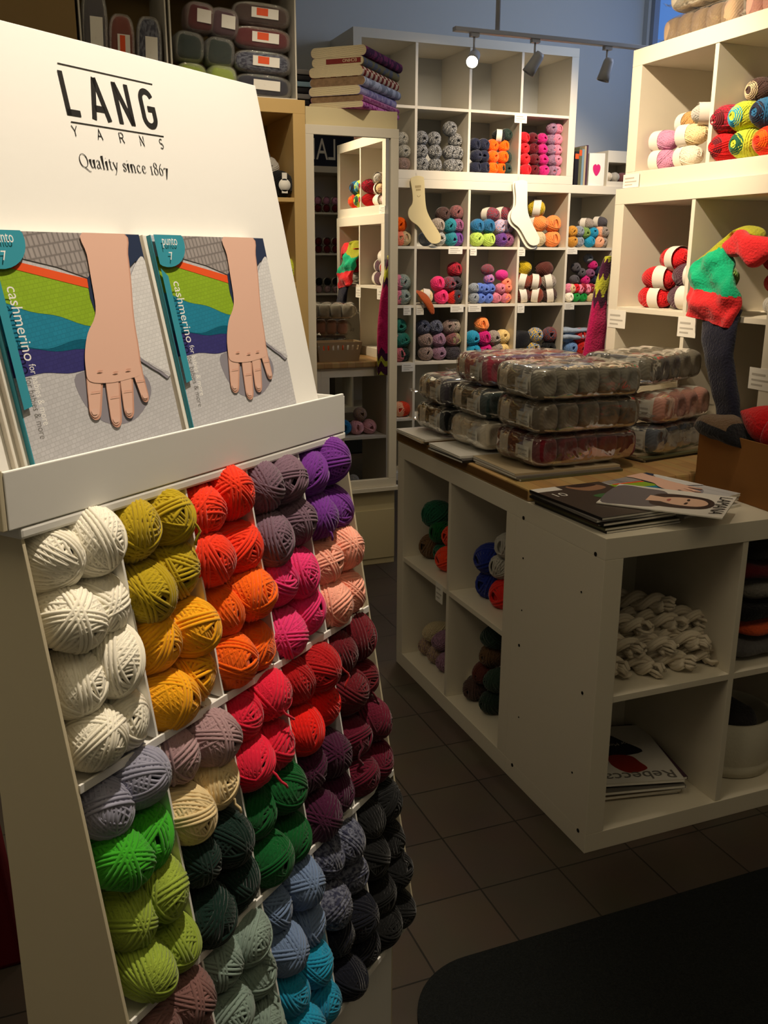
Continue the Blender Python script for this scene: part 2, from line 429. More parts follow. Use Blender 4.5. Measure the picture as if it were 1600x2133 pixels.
# island counter: three low units around an oak worktop
islandA = cube_shelf('cube_shelf', 'low white cube shelf under the oak worktop, open towards the aisle', 'shelf', (0, 1.18, 0), -PI / 2, .79, .79, 2, 2, m=M['laminate'])
islandB = cube_shelf('cube_shelf', 'low white cube shelf holding white hanks and a magazine pile, screw-dotted side', 'shelf', (0, 0, 0), 0, .79, .79, 2, 2)
islandC = cube_shelf('cube_shelf', 'low white cube shelf behind the oak worktop, seen only in the mirror', 'shelf', (1.175, 1.18, 0), PI, .785, .79, 2, 2)
for (y, z, r) in ((.352, .745, .005), (.035, .745, .005), (.352, .045, .005), (.03, .045, .005), (.345, .40, .004), (.05, .40, .004), (.345, .64, .0025), (.08, .64, .0025), (.34, .50, .002), (.07, .18, .0025), (.33, .2, .002)):
    MB().lathe([(r, 0), (r, .0012), (r * .5, .0005)], 12).build('screw_hole', M['dark_hole'], islandB, rot=(0, -PI / 2, 0), loc=(-0.0002, y, z))
for (y, z, r) in ((1.155, .70, .002), (1.155, .66, .002), (1.155, .11, .002)):
    pass
wt = MB().box(0, 1.17, .335, 1.195, .7905, .822).build('oak_worktop', M['oak'], None, 0.006)
tag(wt, 'oak plank worktop lying across the low white island shelves', 'worktop')

# right shelf, standing on the counter
rlow = cube_shelf('cube_shelf', 'cream-lit cube shelf standing on the counter, holding red skeins and a striped knit', 'shelf', (.77, 1.15, .822), -PI / 2, .79, .778, 2, 2)
rup = cube_shelf('cube_shelf', 'single-row cube shelf stacked on top of the right shelf, bright yarn rolls inside', 'shelf', (.785, 1.125, 1.6005), -PI / 2, .79, .42, 2, 1)
MB().box(0, .79, .386, .39, .0, .42).build('back_panel', M['laminate'], rup)
MB().box(0, .79, .386, .39, .0, .778).build('back_panel', M['laminate'], rlow)

# back wall units
back5 = cube_shelf('cube_shelf', 'tall white cube shelf on the back wall, five rows full of yarn', 'shelf', (.77, 3.72, 0), 0, 1.85, 1.82, 5, 5)
back4 = cube_shelf('cube_shelf', 'white cube shelf stacked on the back wall shelf, its top row empty', 'shelf', (.77, 3.72, 1.8205), 0, 1.47, .785, 4, 2)
# wood shelf left of the mirror, on a plinth
wood = cube_shelf('cube_shelf', 'birch cube shelf beside the mirror, partly behind the display board', 'shelf', (-1.501, 2.12, .25), 0, 1.49, 1.712, 4, 5, m=M['birch'])
bx('plinth', M['birch'], wood, .02, 1.47, .02, .38, -.249, -.0005)
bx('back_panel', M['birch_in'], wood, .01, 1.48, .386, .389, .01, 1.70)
# cabinet that carries the mirror
cab = thing('tall_cabinet', 'tall cream cabinet with the mirror on its end, fabric bolts on top', 'cabinet', (0.018, 2.21, 0))
bx('carcass', M['cream'], cab, 0, .397, 0, 1.5, 0, 1.955, 0.002)
bx('front_panel', M['cream'], cab, .002, .395, -.006, -.0005, 0.03, .262, 0.001)
mir = thing('wall_mirror', 'tall white-framed mirror on the cream cabinet end, reflecting the island', 'mirror', (0.006, 2.182, .375))
fm = MB(); w_, h_, f_ = .405, 1.51, .036
fm.box(0, w_, 0, .022, 0, f_); fm.box(0, w_, 0, .022, h_ - f_, h_); fm.box(0, f_, 0, .022, f_, h_ - f_); fm.box(w_ - f_, w_, 0, .022, f_, h_ - f_)
fm.build('frame', M['laminate'], mir, 0.0015)
MB().box(f_ - .004, w_ - f_ + .004, .012, .014, f_ - .004, h_ - f_ + .004).build('mirror_glass', M['mirror'], mir)
bx('ledge', M['laminate'], mir, -.002, w_ + .012, -.012, .021, -.018, -.0005, 0.001)

# shelf on the far side of the shop, only seen in the mirror
far = cube_shelf('cube_shelf', 'dark-shaded cube shelf across the shop, glimpsed at the left of the mirror', 'shelf', (2.18, -1.95, .0), PI, .95, 2.11, 2, 6, m=M['laminate'])
bx('back_panel', M['laminate'], far, .01, .94, .386, .389, .01, 2.10)
sg = thing('sign_box', 'navy sign box on top of the reflected shelf, seen reversed in the mirror', 'sign', (1.45, -1.96, 2.1105))
bx('panel', mat('sign_navy', (26, 30, 44), .5), sg, -.20, .40, -.2, .0, 0, .34)

# doormat with rounded corner
def rounded(x0, x1, y0, y1, r, n=14):
    pts = []
    for cx, cy, a0 in ((x1 - r, y1 - r, 0), (x0 + r, y1 - r, 90), (x0 + r, y0 + r, 180), (x1 - r, y0 + r, 270)):
        for i in range(n + 1):
            a = R_(a0 + 90 * i / n); pts.append((cx + r * math.cos(a), cy + r * math.sin(a)))
    return pts
M['mat'] = mat('mat_pile', (34, 36, 36), 0.95, 0.03, bump=('noise', 420, 1.0), vary=0.5, vscale=260)
dm = MB().prism(rounded(-.585, 1.6, -1.5, -.21, .16), 0.0005, .009, 'z').build('door_mat', M['mat'])
tag(dm, 'charcoal entrance mat with a rounded corner on the tiled floor', 'mat')
# ------------------------------------------------------------------ cardboard yarn display
TH = R_(38.93)
P0 = Vector((-0.717, -0.316, 1.121))
WID, SL = 0.588, math.tan(R_(9.62))
TIER = [0.0, -0.269, -0.541, -0.794]                    # height of each shelf lip below the face top
disp = thing('yarn_display', 'tall white cardboard display stand filled with colour-sorted yarn balls', 'display', (P0.x, P0.y, 0), TH)
Z0 = P0.z
def face_y(z): return SL * z                            # local y of the sloping face (z negative -> towards viewer)
DM = Matrix.Translation((P0.x, P0.y, 0)) @ Matrix.Rotation(TH, 4, 'Z')
def dworld(w, y, z): return DM @ Vector((w, y, z + Z0))
def side(w0, w1, nm):
    prof = [(face_y(0), Z0 + .004), (face_y(-.794), Z0 - .794), (face_y(-.794) + .012, Z0 - .812), (-.092, Z0 - .83), (-.092, 0), (.072, 0), (.075, Z0 - .25), (.16, Z0 + .0)]
    MB().prism(prof, w0, w1, 'x').build(nm, M['card_side'], disp, 0.0006)
side(-WID - .004, -WID, 'side_panel'); side(0, .004, 'side_panel')
cwid = WID / 5
for i in range(1, 5):
    w = -WID + i * cwid
    for k in range(3):
        z1, z0 = TIER[k] - .006, TIER[k + 1] + .003
        MB().prism([(face_y(z1), Z0 + z1), (face_y(z0), Z0 + z0), (.05, Z0 + z0), (.05, Z0 + z1)], w - .0015, w + .0015, 'x').build('divider', M['card'], disp)
MB().prism([(.050, Z0), (.050, Z0 - .80), (.054, Z0 - .80), (.054, Z0)], -WID, 0, 'x').build('back_panel', M['card_side'], disp)
for k in (1, 2, 3):
    z = TIER[k]; y = face_y(z)
    mb = MB().box(-WID, 0, y, .05, Z0 + z - .003, Z0 + z)
    mb.box(-WID, 0, y - .002, y + .001, Z0 + z - .004, Z0 + z + .006)
    mb.build('tier_shelf', M['card'], disp, 0.0006)
bx('base_front', M['card'], disp, -WID, 0, -.092, -.088, 0, Z0 - .806)
bx('top_edge', M['card'], disp, -WID - .005, .005, -.004, .05, Z0 - .006, Z0 + .006, .003)
# tray with lip
tr = MB().box(-.606, .0, -.004, .001, Z0 + .0065, Z0 + .064)
tr.build('tray_lip', M['card'], disp, 0.0012)
MB().box(-.612, -.6065, -.003, .11, Z0 + .0065, Z0 + .066).build('tray_end', M['card_side'], disp, 0.0012)
MB().box(.0005, .004, -.003, .11, Z0 + .0065, Z0 + .060).build('tray_end', M['card'], disp, 0.0008)
MB().box(-.606, .0, .0015, .13, Z0 + .0065, Z0 + .009).build('tray_floor', M['card'], disp)
# leaning header board:  y = .028 at z=.009 ... slope 12.6 deg
LEAN = R_(12.75)
header = MB().box(-.615, .0, 0, .004, 0, .4985).build('header_board', M['card'], disp, 0.0008)
header.location = (0, .0315, Z0 + .0095); header.rotation_euler = (-LEAN, 0, 0)
def hdr_local(z): return (z - .0095) / math.cos(LEAN)
# lettering (flat strokes lying on the board, children of the board)
def ribbon(mb, pts, w, nib=None):
    """stroke of width w along pts; with nib=(dx,dz) the stroke swells like a pen"""
    n = len(pts)
    L, Rr = [], []
    for i in range(n):
        p = Vector(pts[i]); a = Vector(pts[max(i - 1, 0)]); b = Vector(pts[min(i + 1, n - 1)])
        t = (b - a); t = t.normalized() if t.length > 1e-9 else Vector((1, 0))
        nn = Vector((-t.y, t.x)); ww = w
        if nib: ww = max(w, abs(nn.dot(Vector(nib))) * 1.0)
        if 0 < i < n - 1:
            t1 = (p - a).normalized(); n1 = Vector((-t1.y, t1.x)); c = max(.35, nn.dot(n1)); ww = ww / c
        L.append(p + nn * ww / 2); Rr.append(p - nn * ww / 2)
    vs = [(q.x, 0, q.y) for q in L] + [(q.x, 0, q.y) for q in Rr]
    fs = [(i, i + 1, n + i + 1, n + i) for i in range(n - 1)]
    mb.add(vs, fs)
def arc(cx, cy, rx, ry, a0, a1, n=14):
    return [(cx + rx * math.cos(R_(a0 + (a1 - a0) * i / n)), cy + ry * math.sin(R_(a0 + (a1 - a0) * i / n))) for i in range(n + 1)]
def place_strokes(name, strokes, x0, z0, sx, sz, w, parent, m, y=-.0006, nib=None, label=None):
    mb = MB()
    for s in strokes:
        if isinstance(s, dict): ww, nb, pts = s['w'], None, s['p']
        else: ww, nb, pts = w, nib, s
        ribbon(mb, [(x0 + px * sx, z0 + pz * sz) for px, pz in pts], ww, nb)
    return mb.build(name, m, parent, loc=(0, y, 0), label=label)
hl = hdr_local
top, bot = hl(.457), hl(.4105); H = top - bot
GW = .0068
BIG = {
 'L': [[(.08, 1), (.08, .0)], [(.0, .07), (.62, .07)]],
 'A': [[(.02, 0), (.40, 1)], [(.78, 0), (.40, 1)], [(.16, .27), (.64, .27)]],
 'N': [[(.08, 0), (.08, 1)], [(.08, .98), (.70, .02)], [(.70, 0), (.70, 1)]],
 'G': [arc(.38, .72, .30, .215, 20, 180) + arc(.38, .28, .30, .215, 180, 360) + [(.68, .50), (.36, .50)]],
}
for ch, x in zip('LANG', (-.374, -.335, -.294, -.252)):
    place_strokes('logo_letter', BIG[ch], x, bot, .032, H, GW, header, M['black_print'])
place_strokes('logo_rule', [[(0, 0), (1, 0)]], -.372, hl(.4645), .150, 1, .0012, header, M['black_print'])
place_strokes('logo_rule', [[(0, 0), (1, 0)]], -.372, hl(.4035), .150, 1, .0012, header, M['black_print'])
SMALL = {
 'Y': [[(0, 1), (.4, .5), (.8, 1)], [(.4, .5), (.4, 0)]], 'A': [[(0, 0), (.4, 1), (.8, 0)], [(.15, .35), (.65, .35)]],
 'R': [[(.05, 0), (.05, 1), (.45, 1)] + arc(.45, .75, .25, .25, 80, -90, 8) + [(.05, .5)], [(.4, .5), (.75, 0)]],
 'N': [[(.05, 0), (.05, 1), (.7, 0), (.7, 1)]],
 'S': [arc(.38, .75, .28, .24, 40, 270, 10) + arc(.38, .26, .30, .25, 90, -140, 10)],
}
for ch, x in zip('YARNS', (-.373, -.336, -.301, -.267, -.233)):
    place_strokes('logo_letter', SMALL[ch], x, hl(.3885), .0095, .0115, .0011, header, M['black_print'])
SER = {
 'Q': (.74, [arc(.36, .34, .31, .35, 0, 360, 24), [(.34, 0), (.5, -.1), (.66, -.2), (.8, -.2)]]),
 'u': (.48, [[(.0, .42), (.1, .43), (.1, .12), (.16, .02), (.25, .02), (.36, .12)], [(.28, .42), (.38, .43), (.38, .02), (.46, .0)]]),
 'a': (.42, [[(.06, .34), (.1, .42), (.2, .44), (.28, .38), (.28, .06), (.34, .01), (.4, .04)], [(.28, .26), (.12, .2), (.05, .1), (.1, .01), (.18, .01), (.28, .1)]]),
 'l': (.24, [[(.0, .66), (.1, .7), (.1, .0)], [(.0, .0), (.2, .0)]]),
 'i': (.24, [[(.0, .4), (.1, .44), (.1, .0)], [(.0, .0), (.2, .0)], [(.07, .6), (.13, .6)]]),
 't': (.29, [[(.11, .57), (.11, .08), (.17, .01), (.27, .03)], [(.0, .43), (.26, .43)]]),
 'y': (.44, [[(.05, .42), (.22, .04)], [(.38, .42), (.2, -.05), (.1, -.22), (.02, -.21)], [(-.02, .42), (.14, .42)], [(.30, .42), (.44, .42)]]),
 's': (.33, [[(.27, .34), (.25, .43), (.13, .44), (.06, .36), (.1, .28), (.22, .2), (.27, .1), (.18, .01), (.07, .02), (.04, .12)]]),
 'n': (.5, [[(.0, .41), (.1, .44), (.1, .0)], [(.0, .0), (.2, .0)], [(.1, .32), (.2, .43), (.3, .43), (.37, .34), (.37, .0)], [(.29, .0), (.47, .0)]]),
 'c': (.4, [[(.33, .35), (.27, .43), (.17, .43), (.06, .32), (.05, .15), (.13, .02), (.24, .01), (.35, .1)]]),
 'e': (.41, [[(.06, .25), (.34, .27), (.33, .36), (.22, .44), (.1, .38), (.05, .2), (.12, .04), (.23, .01), (.35, .1)]]),
 '1': (.29, [[(.12, .0), (.12, .45)], [(.0, .0), (.24, .0)], [(.02, .44), (.22, .44)]]),
 '8': (.42, [arc(.2, .53, .13, .14, -90, 270, 14), arc(.2, .19, .16, .19, 90, 450, 14)]),
 '6': (.42, [[(.32, .66), (.16, .52), (.06, .3)] + arc(.2, .2, .15, .2, 160, 520, 14)]),
 '7': (.38, [[(.02, .34), (.04, .42), (.34, .42), (.12, -.2)]]),
 ' ': (.26, []),
}
line = []; x = 0.0
for ch in 'Quality since 1867':
    adv, st = SER[ch]
    for s in st: line.append([(px + x, pz) for px, pz in s])
    x += adv + .055
k = .1455 / x
place_strokes('slogan_line', line, -.373, hl(.356), k, k * 1.13, .00055, header, M['black_print'], nib=(.0013, .0003))

# ---- text helper using the built-in face
_DG = None
def text_mesh(mb_name, body, m, height, align='LEFT', extrude=0.0, width=None):
    cu = bpy.data.curves.new('txt', 'FONT'); cu.body = body; cu.size = 1.0; cu.align_x = align; cu.extrude = extrude; cu.resolution_u = 3
    o = bpy.data.objects.new('txt', cu); link(o)
    bpy.context.view_layer.update()
    dg = bpy.context.evaluated_depsgraph_get()
    me = bpy.data.meshes.new_from_object(o.evaluated_get(dg))
    COL.objects.unlink(o); bpy.data.objects.remove(o); bpy.data.curves.remove(cu)
    ys = [v.co.y for v in me.vertices]; xs = [v.co.x for v in me.vertices]
    s = height / max(1e-6, max(ys) - min(ys)); sx = s if width is None else width / max(1e-6, max(xs) - min(xs))
    x0 = min(xs) if align == 'LEFT' else (min(xs) + max(xs)) / 2; y0 = min(ys)
    for v in me.vertices: v.co = ((v.co.x - x0) * sx, (v.co.y - y0) * s, v.co.z)
    me.materials.clear(); me.materials.append(m); me.name = mb_name
    return me
def text(name, body, m, height, parent, loc, rot, width=None, align='LEFT'):
    o = bpy.data.objects.new(name, text_mesh(name, body, m, height, align, 0.0, width)); link(o)
    o.parent = parent; o.location = loc; o.rotation_euler = rot
    return o
t_ = text('sign_lettering', 'LANG', M['paper_white'], .17, sg, (.11, .0008, .05), (PI / 2, 0, PI), width=.40)

# ---- cover art
def art(name, polys, mats, W, H, parent, loc, rot, step=.00012, label=None):
    """flat printed polygons, u right, v down, in the x-z plane facing -y"""
    mb = MB()
    for i, (mi, pts) in enumerate(polys):
        y = -i * step
        mb.add([(u * W, y, -v * H) for u, v in pts], [list(range(len(pts)))[::-1]], mi)
    return mb.build(name, mats, parent, loc=loc, rot=rot, label=label)
def blob(pts, n=4):
    """closed Catmull-Rom smoothing"""
    out = []; m = len(pts)
    for i in range(m):
        p0, p1, p2, p3 = [Vector(pts[(i + k) % m]) for k in (-1, 0, 1, 2)]
        for j in range(n):
            t = j / n
            q = 0.5 * ((2 * p1) + (p2 - p0) * t + (2 * p0 - 5 * p1 + 4 * p2 - p3) * t * t + (3 * p1 - p0 - 3 * p2 + p3) * t ** 3)
            out.append((q.x, q.y))
    return out
def clampuv(pts): return [(min(1, max(0, u)), min(1, max(0, v))) for u, v in pts]
KA = [knit_print('print_knit_white', (206, 205, 209)), knit_print('print_knit_grey', (168, 160, 158), .007, .012, .7), mat('print_orange', (238, 92, 44), .45), knit_print('print_knit_green', (150, 186, 46)),
      knit_print('print_knit_teal', (40, 138, 170)), knit_print('print_knit_deep_teal', (18, 100, 128)), knit_print('print_knit_indigo', (62, 60, 124)), mat('print_denim', (44, 56, 84), .5),
      mat('print_skin', (232, 188, 168), .42), mat('print_skin_shade', (212, 160, 138), .45), mat('print_teal_plain', (60, 152, 172), .4), mat('print_white', (244, 242, 238), .4), mat('print_grey_shade', (146, 142, 152), .5), mat('print_nail', (232, 190, 172), .4),
      knit_print('print_knit_pale', (230, 229, 230))]
def finger(x0, y0, x1, y1, w0, w1):
    p, q = Vector((x0, y0)), Vector((x1, y1)); d = (q - p).normalized(); n = Vector((-d.y * 1.0, d.x))
    out = [p + n * w0 / 2]
    out += [p + (q - p) * .5 + n * (w0 + w1) / 4]
    for i in range(9):
        a = PI / 2 - PI * i / 8; out.append(q - d * w1 * .35 + n * (w1 / 2) * math.sin(a) + d * (w1 * .62) * math.cos(a))
    out += [p + (q - p) * .5 - n * (w0 + w1) / 4, p - n * w0 / 2]
    return [(v.x, v.y) for v in out]
def cover_polys():
    P = []; VS = .89
    def add(mi, pts): P.append((mi, [(min(1, max(0, u)), min(1, max(0, v * VS))) for u, v in pts]))
    P.append((0, [(0, 0), (1, 0), (1, 1), (0, 1)]))
    add(12, blob([(.36, .64), (.60, .64), (.80, .68), (.83, .78), (.70, .88), (.56, .90), (.44, .86), (.36, .76)]))
    us = [i / 14 * .62 for i in range(15)]
    wob = lambda u, k: .006 * math.sin(u * 21 + k)
    def bandp(top, bot): return [(u, top(u)) for u in us] + [(u, bot(u)) for u in reversed(us)]
    add(6, bandp(lambda u: .48 + .09 * u, lambda u: .615 + .03 * u + wob(u, 1)))
    add(5, bandp(lambda u: .40 + .16 * u, lambda u: .500 + .08 * u + wob(u, 2)))
    add(4, bandp(lambda u: .28 + .26 * u, lambda u: .485 + wob(u, 3) + (.022 * math.sin(min(1, u / .45) * PI))))
    add(3, bandp(lambda u: .105 + .22 * u, lambda u: .295 + .25 * u + wob(u, 4)))
    add(1, [(.12, 0), (.62, 0), (.62, .22), (.40, .155), (.17, .11), (.12, .10)])
    add(2, [(u, .095 + .205 * u) for u in us[3:]] + [(u, .130 + .22 * u) for u in reversed(us[3:])])
    add(7, [(.57, .21), (.64, .16), (.66, .40), (.58, .43), (.56, .30)])
    add(7, [(.84, 0), (1, 0), (1, .17), (.93, .13), (.88, .16)])
    sl = [(.955, .12), (1.0, .13), (1.0, .30), (1.0, .50), (1.0, .705), (.93, .675), (.86, .635), (.795, .58), (.80, .45), (.84, .25)]
    add(12, blob([(u - .014, v + .010) for u, v in sl], 3))
    add(14, blob(sl, 3))
    add(0, blob([(.86, .625), (.93, .665), (.995, .693), (.995, .705), (.93, .678), (.86, .638)], 3))
    hand = blob([(.600, .0), (.598, .10), (.588, .22), (.575, .34), (.545, .40), (.485, .46), (.440, .54), (.418, .62), (.425, .68), (.55, .70), (.68, .695), (.775, .68), (.785, .62), (.797, .54), (.805, .45), (.82, .36), (.852, .22), (.872, .10), (.88, .0)], 4)
    fs = [(.478, .62, .412, .838, .112, .080), (.585, .64, .536, .892, .104, .076), (.682, .635, .634, .862, .098, .072), (.752, .615, .772, .805, .080, .058)]
    for x0, y0, x1, y1, a, b in fs: add(9, finger(x0, y0, x1, y1, a, b))
    add(9, [(u + .012, v) for u, v in hand])
    for x0, y0, x1, y1, a, b in fs: add(8, finger(x0 - .006, y0, x1 - .005, y1 - .008, a * .86, b * .80))
    add(8, hand)
    for x0, y0, x1, y1, a, b in fs:
        u, v = x1 - .004, y1 - .018
        add(13, blob([(u - .017, v - .012), (u + .017, v - .012), (u + .014, v + .012), (u - .014, v + .012)], 3))
    for x0, y0, x1, y1, a, b in fs:
        u, v = x0 * .5 + x1 * .5, y0 * .5 + y1 * .5
        add(9, [(u - .03, v), (u + .03, v + .001), (u + .03, v + .004), (u - .03, v + .003)])
    for u, v in ((.50, .64), (.60, .655), (.69, .65)): add(9, blob([(u - .02, v), (u, v - .004), (u + .02, v), (u, v + .004)], 3))
    add(10, [(0, .17), (.045, .21), (.05, .75), (.0, .76)])
    P.append((10, clampuv([(.07 + .165 * math.cos(R_(a)), .035 + .112 * math.sin(R_(a))) for a in range(0, 360, 12)])))
    return P
COVER = cover_polys()
def booklet(w, y, label, front=True, H_=.281, W_=.2205, thick=.0055):
    r = thing('magazine', label, 'magazine', (0, 0, 0), 0, 'knitting magazines in the display tray')
    r.matrix_world = DM @ Matrix.Translation((w, y, Z0 + .0095)) @ Matrix.Rotation(-R_(12.9), 4, 'X')
    MB().box(0, W_, 0, thick, 0, H_).build('pages', M['paper_white'], r, .0006)
    MB().box(-.0012, .0, -.0004, thick + .0004, 0, H_ + .0004).build('spine', KA[10] if front else M['paper'], r)
    if front:
        art('cover_print', COVER, KA, W_, .262, r, (0, -.0004, H_), (0, 0, 0))
        c = [KA[11]]
        text('cover_title', 'punto', KA[11], .0125, r, (.010, -.0070, H_ - .0165), (PI / 2, 0, 0), width=.026)
        text('cover_title', '7', KA[11], .0095, r, (.017, -.0070, H_ - .0305), (PI / 2, 0, 0))
        text('cover_title', 'cashmerino', KA[11], .0135, r, (.0130, -.0070, H_ - .056), (PI / 2, PI / 2, 0), width=.074)
        text('cover_title', 'for babies & more', KA[11], .0085, r, (.0165, -.0070, H_ - .1335), (PI / 2, PI / 2, 0), width=.062)
    return r
for i in range(3):
    booklet(-.546 - .0065 * i, .0125 + .0062 * i, ['left knitting magazine facing out in the display tray, baby hand on rainbow knit', 'second magazine tucked behind the left cover in the display tray', 'rearmost magazine tucked behind the left cover in the display tray'][i], i == 0)
for i in range(3):
    booklet(-.3045 - .0065 * i, .0125 + .0062 * i, ['right knitting magazine facing out in the display tray, beside the board edge', 'second magazine tucked behind the right cover in the display tray', 'rearmost magazine tucked behind the right cover in the display tray'][i], i == 0)

# ---- the yarn balls in the display: colour of every section, four rows x two balls per cubby
SECT = {  # (column, tier): [(colour, first row, last row)]
 (0, 0): [('white', 0, 3)], (1, 0): [('mustard', 0, 1), ('yellow', 2, 3)], (2, 0): [('tomato red', 0, 1), ('orange', 2, 3)],
 (3, 0): [('grey plum', 0, 1), ('pink', 2, 3)], (4, 0): [('purple', 0, 1), ('salmon pink', 2, 3)],
 (0, 1): [('lavender grey', 0, 0), ('bright green', 1, 1), ('lime olive', 2, 3)], (1, 1): [('dusty mauve', 0, 0), ('cream', 1, 1), ('dark teal', 2, 3)],
 (2, 1): [('raspberry', 0, 1), ('green', 2, 3)], (3, 1): [('dark red', 0, 0), ('bright red', 1, 1), ('aubergine', 2, 3)], (4, 1): [('burgundy', 0, 1), ('wine', 2, 3)],
 (0, 2): [('mauve brown', 0, 1)], (1, 2): [('sage grey', 0, 2)], (2, 2): [('denim blue', 0, 1), ('turquoise', 2, 3)],
 (3, 2): [('slate', 0, 1), ('midnight navy', 2, 3)], (4, 2): [('black', 0, 3)],
}
TN = ['top', 'middle', 'bottom']
rnd = random.Random(5)
RP = {1: ['only'], 2: ['upper', 'lower'], 3: ['upper', 'middle', 'lower'], 4: ['topmost', 'second', 'third', 'lowest']}
for (c, k), secs in SECT.items():
    zt, zb = TIER[k] - .006, TIER[k + 1] + .001
    rh = (zt - zb) / 4
    for cname, r0, r1 in secs:
        for row in range(r0, r1 + 1):
            for s in (0, 1):
                edge = (c, s) in ((0, 0), (4, 1))
                w = -WID + c * cwid + cwid * (.285 + .44 * s) + rnd.uniform(-.002, .002) + (.0075 if (c, s) == (0, 0) else -.0065 if edge else 0)
                stag = (.006 if (row + c + s) % 2 else -.004)
                z = zt - rh * (row + .5) + stag * .6 + (.004 if s else -.002)
                sx = (.0300 if edge else .0314) + rnd.uniform(-.001, .0015); sz = .0380 + rnd.uniform(-.001, .001); sy = .036
                y = face_y(z) + .030 - (.012 if (row + s) % 2 else .004) + rnd.uniform(-.004, .004) - (.004 if s else 0)
                o = put('yarn_ball', BALL_NEAR[rnd.randrange(5)], (0, 0, 0))
                o.matrix_world = Matrix.Translation(dworld(w, y, z)) @ Matrix.Rotation(TH, 4, 'Z') @ \
                    Euler((R_(rnd.uniform(-22, 10)), R_(rnd.uniform(0, 360)) * 0 + R_(rnd.choice((0, 90, 180, 270)) * 0), R_(rnd.uniform(-24, 16)) * (.3 if edge else 1))).to_matrix().to_4x4() @ \
                    Matrix.Diagonal((sx, sy, sz, 1)) @ Matrix.Rotation(rnd.uniform(0, 6.28), 4, 'Y')
                paint(o, cname, .05)
                n = r1 - r0 + 1
                pos = ('left' if s == 0 else 'right') if n == 1 else f"{RP[n][row - r0]} {'left' if s == 0 else 'right'}"
                tag(o, f"{cname} yarn ball, {pos} of its {2 * n}, {TN[k]} tier of the cardboard display", 'yarn ball', f'{cname} yarn balls in the cardboard display')
                if rnd.random() < .14 and (c, s) != (0, 0):
                    a = [dworld(w + rnd.uniform(-.01, .01), y - .040, z + .01)]
                    for q in range(1, 8):
                        a.append(a[-1] + Vector((rnd.uniform(-.004, .006), rnd.uniform(-.002, .001), -.006)))
                    inv = o.matrix_world.inverted()
                    tb = MB().tube([inv @ p for p in a], .05, 6).build('yarn_tail', M['yarn'], o)
                    paint(tb, cname)
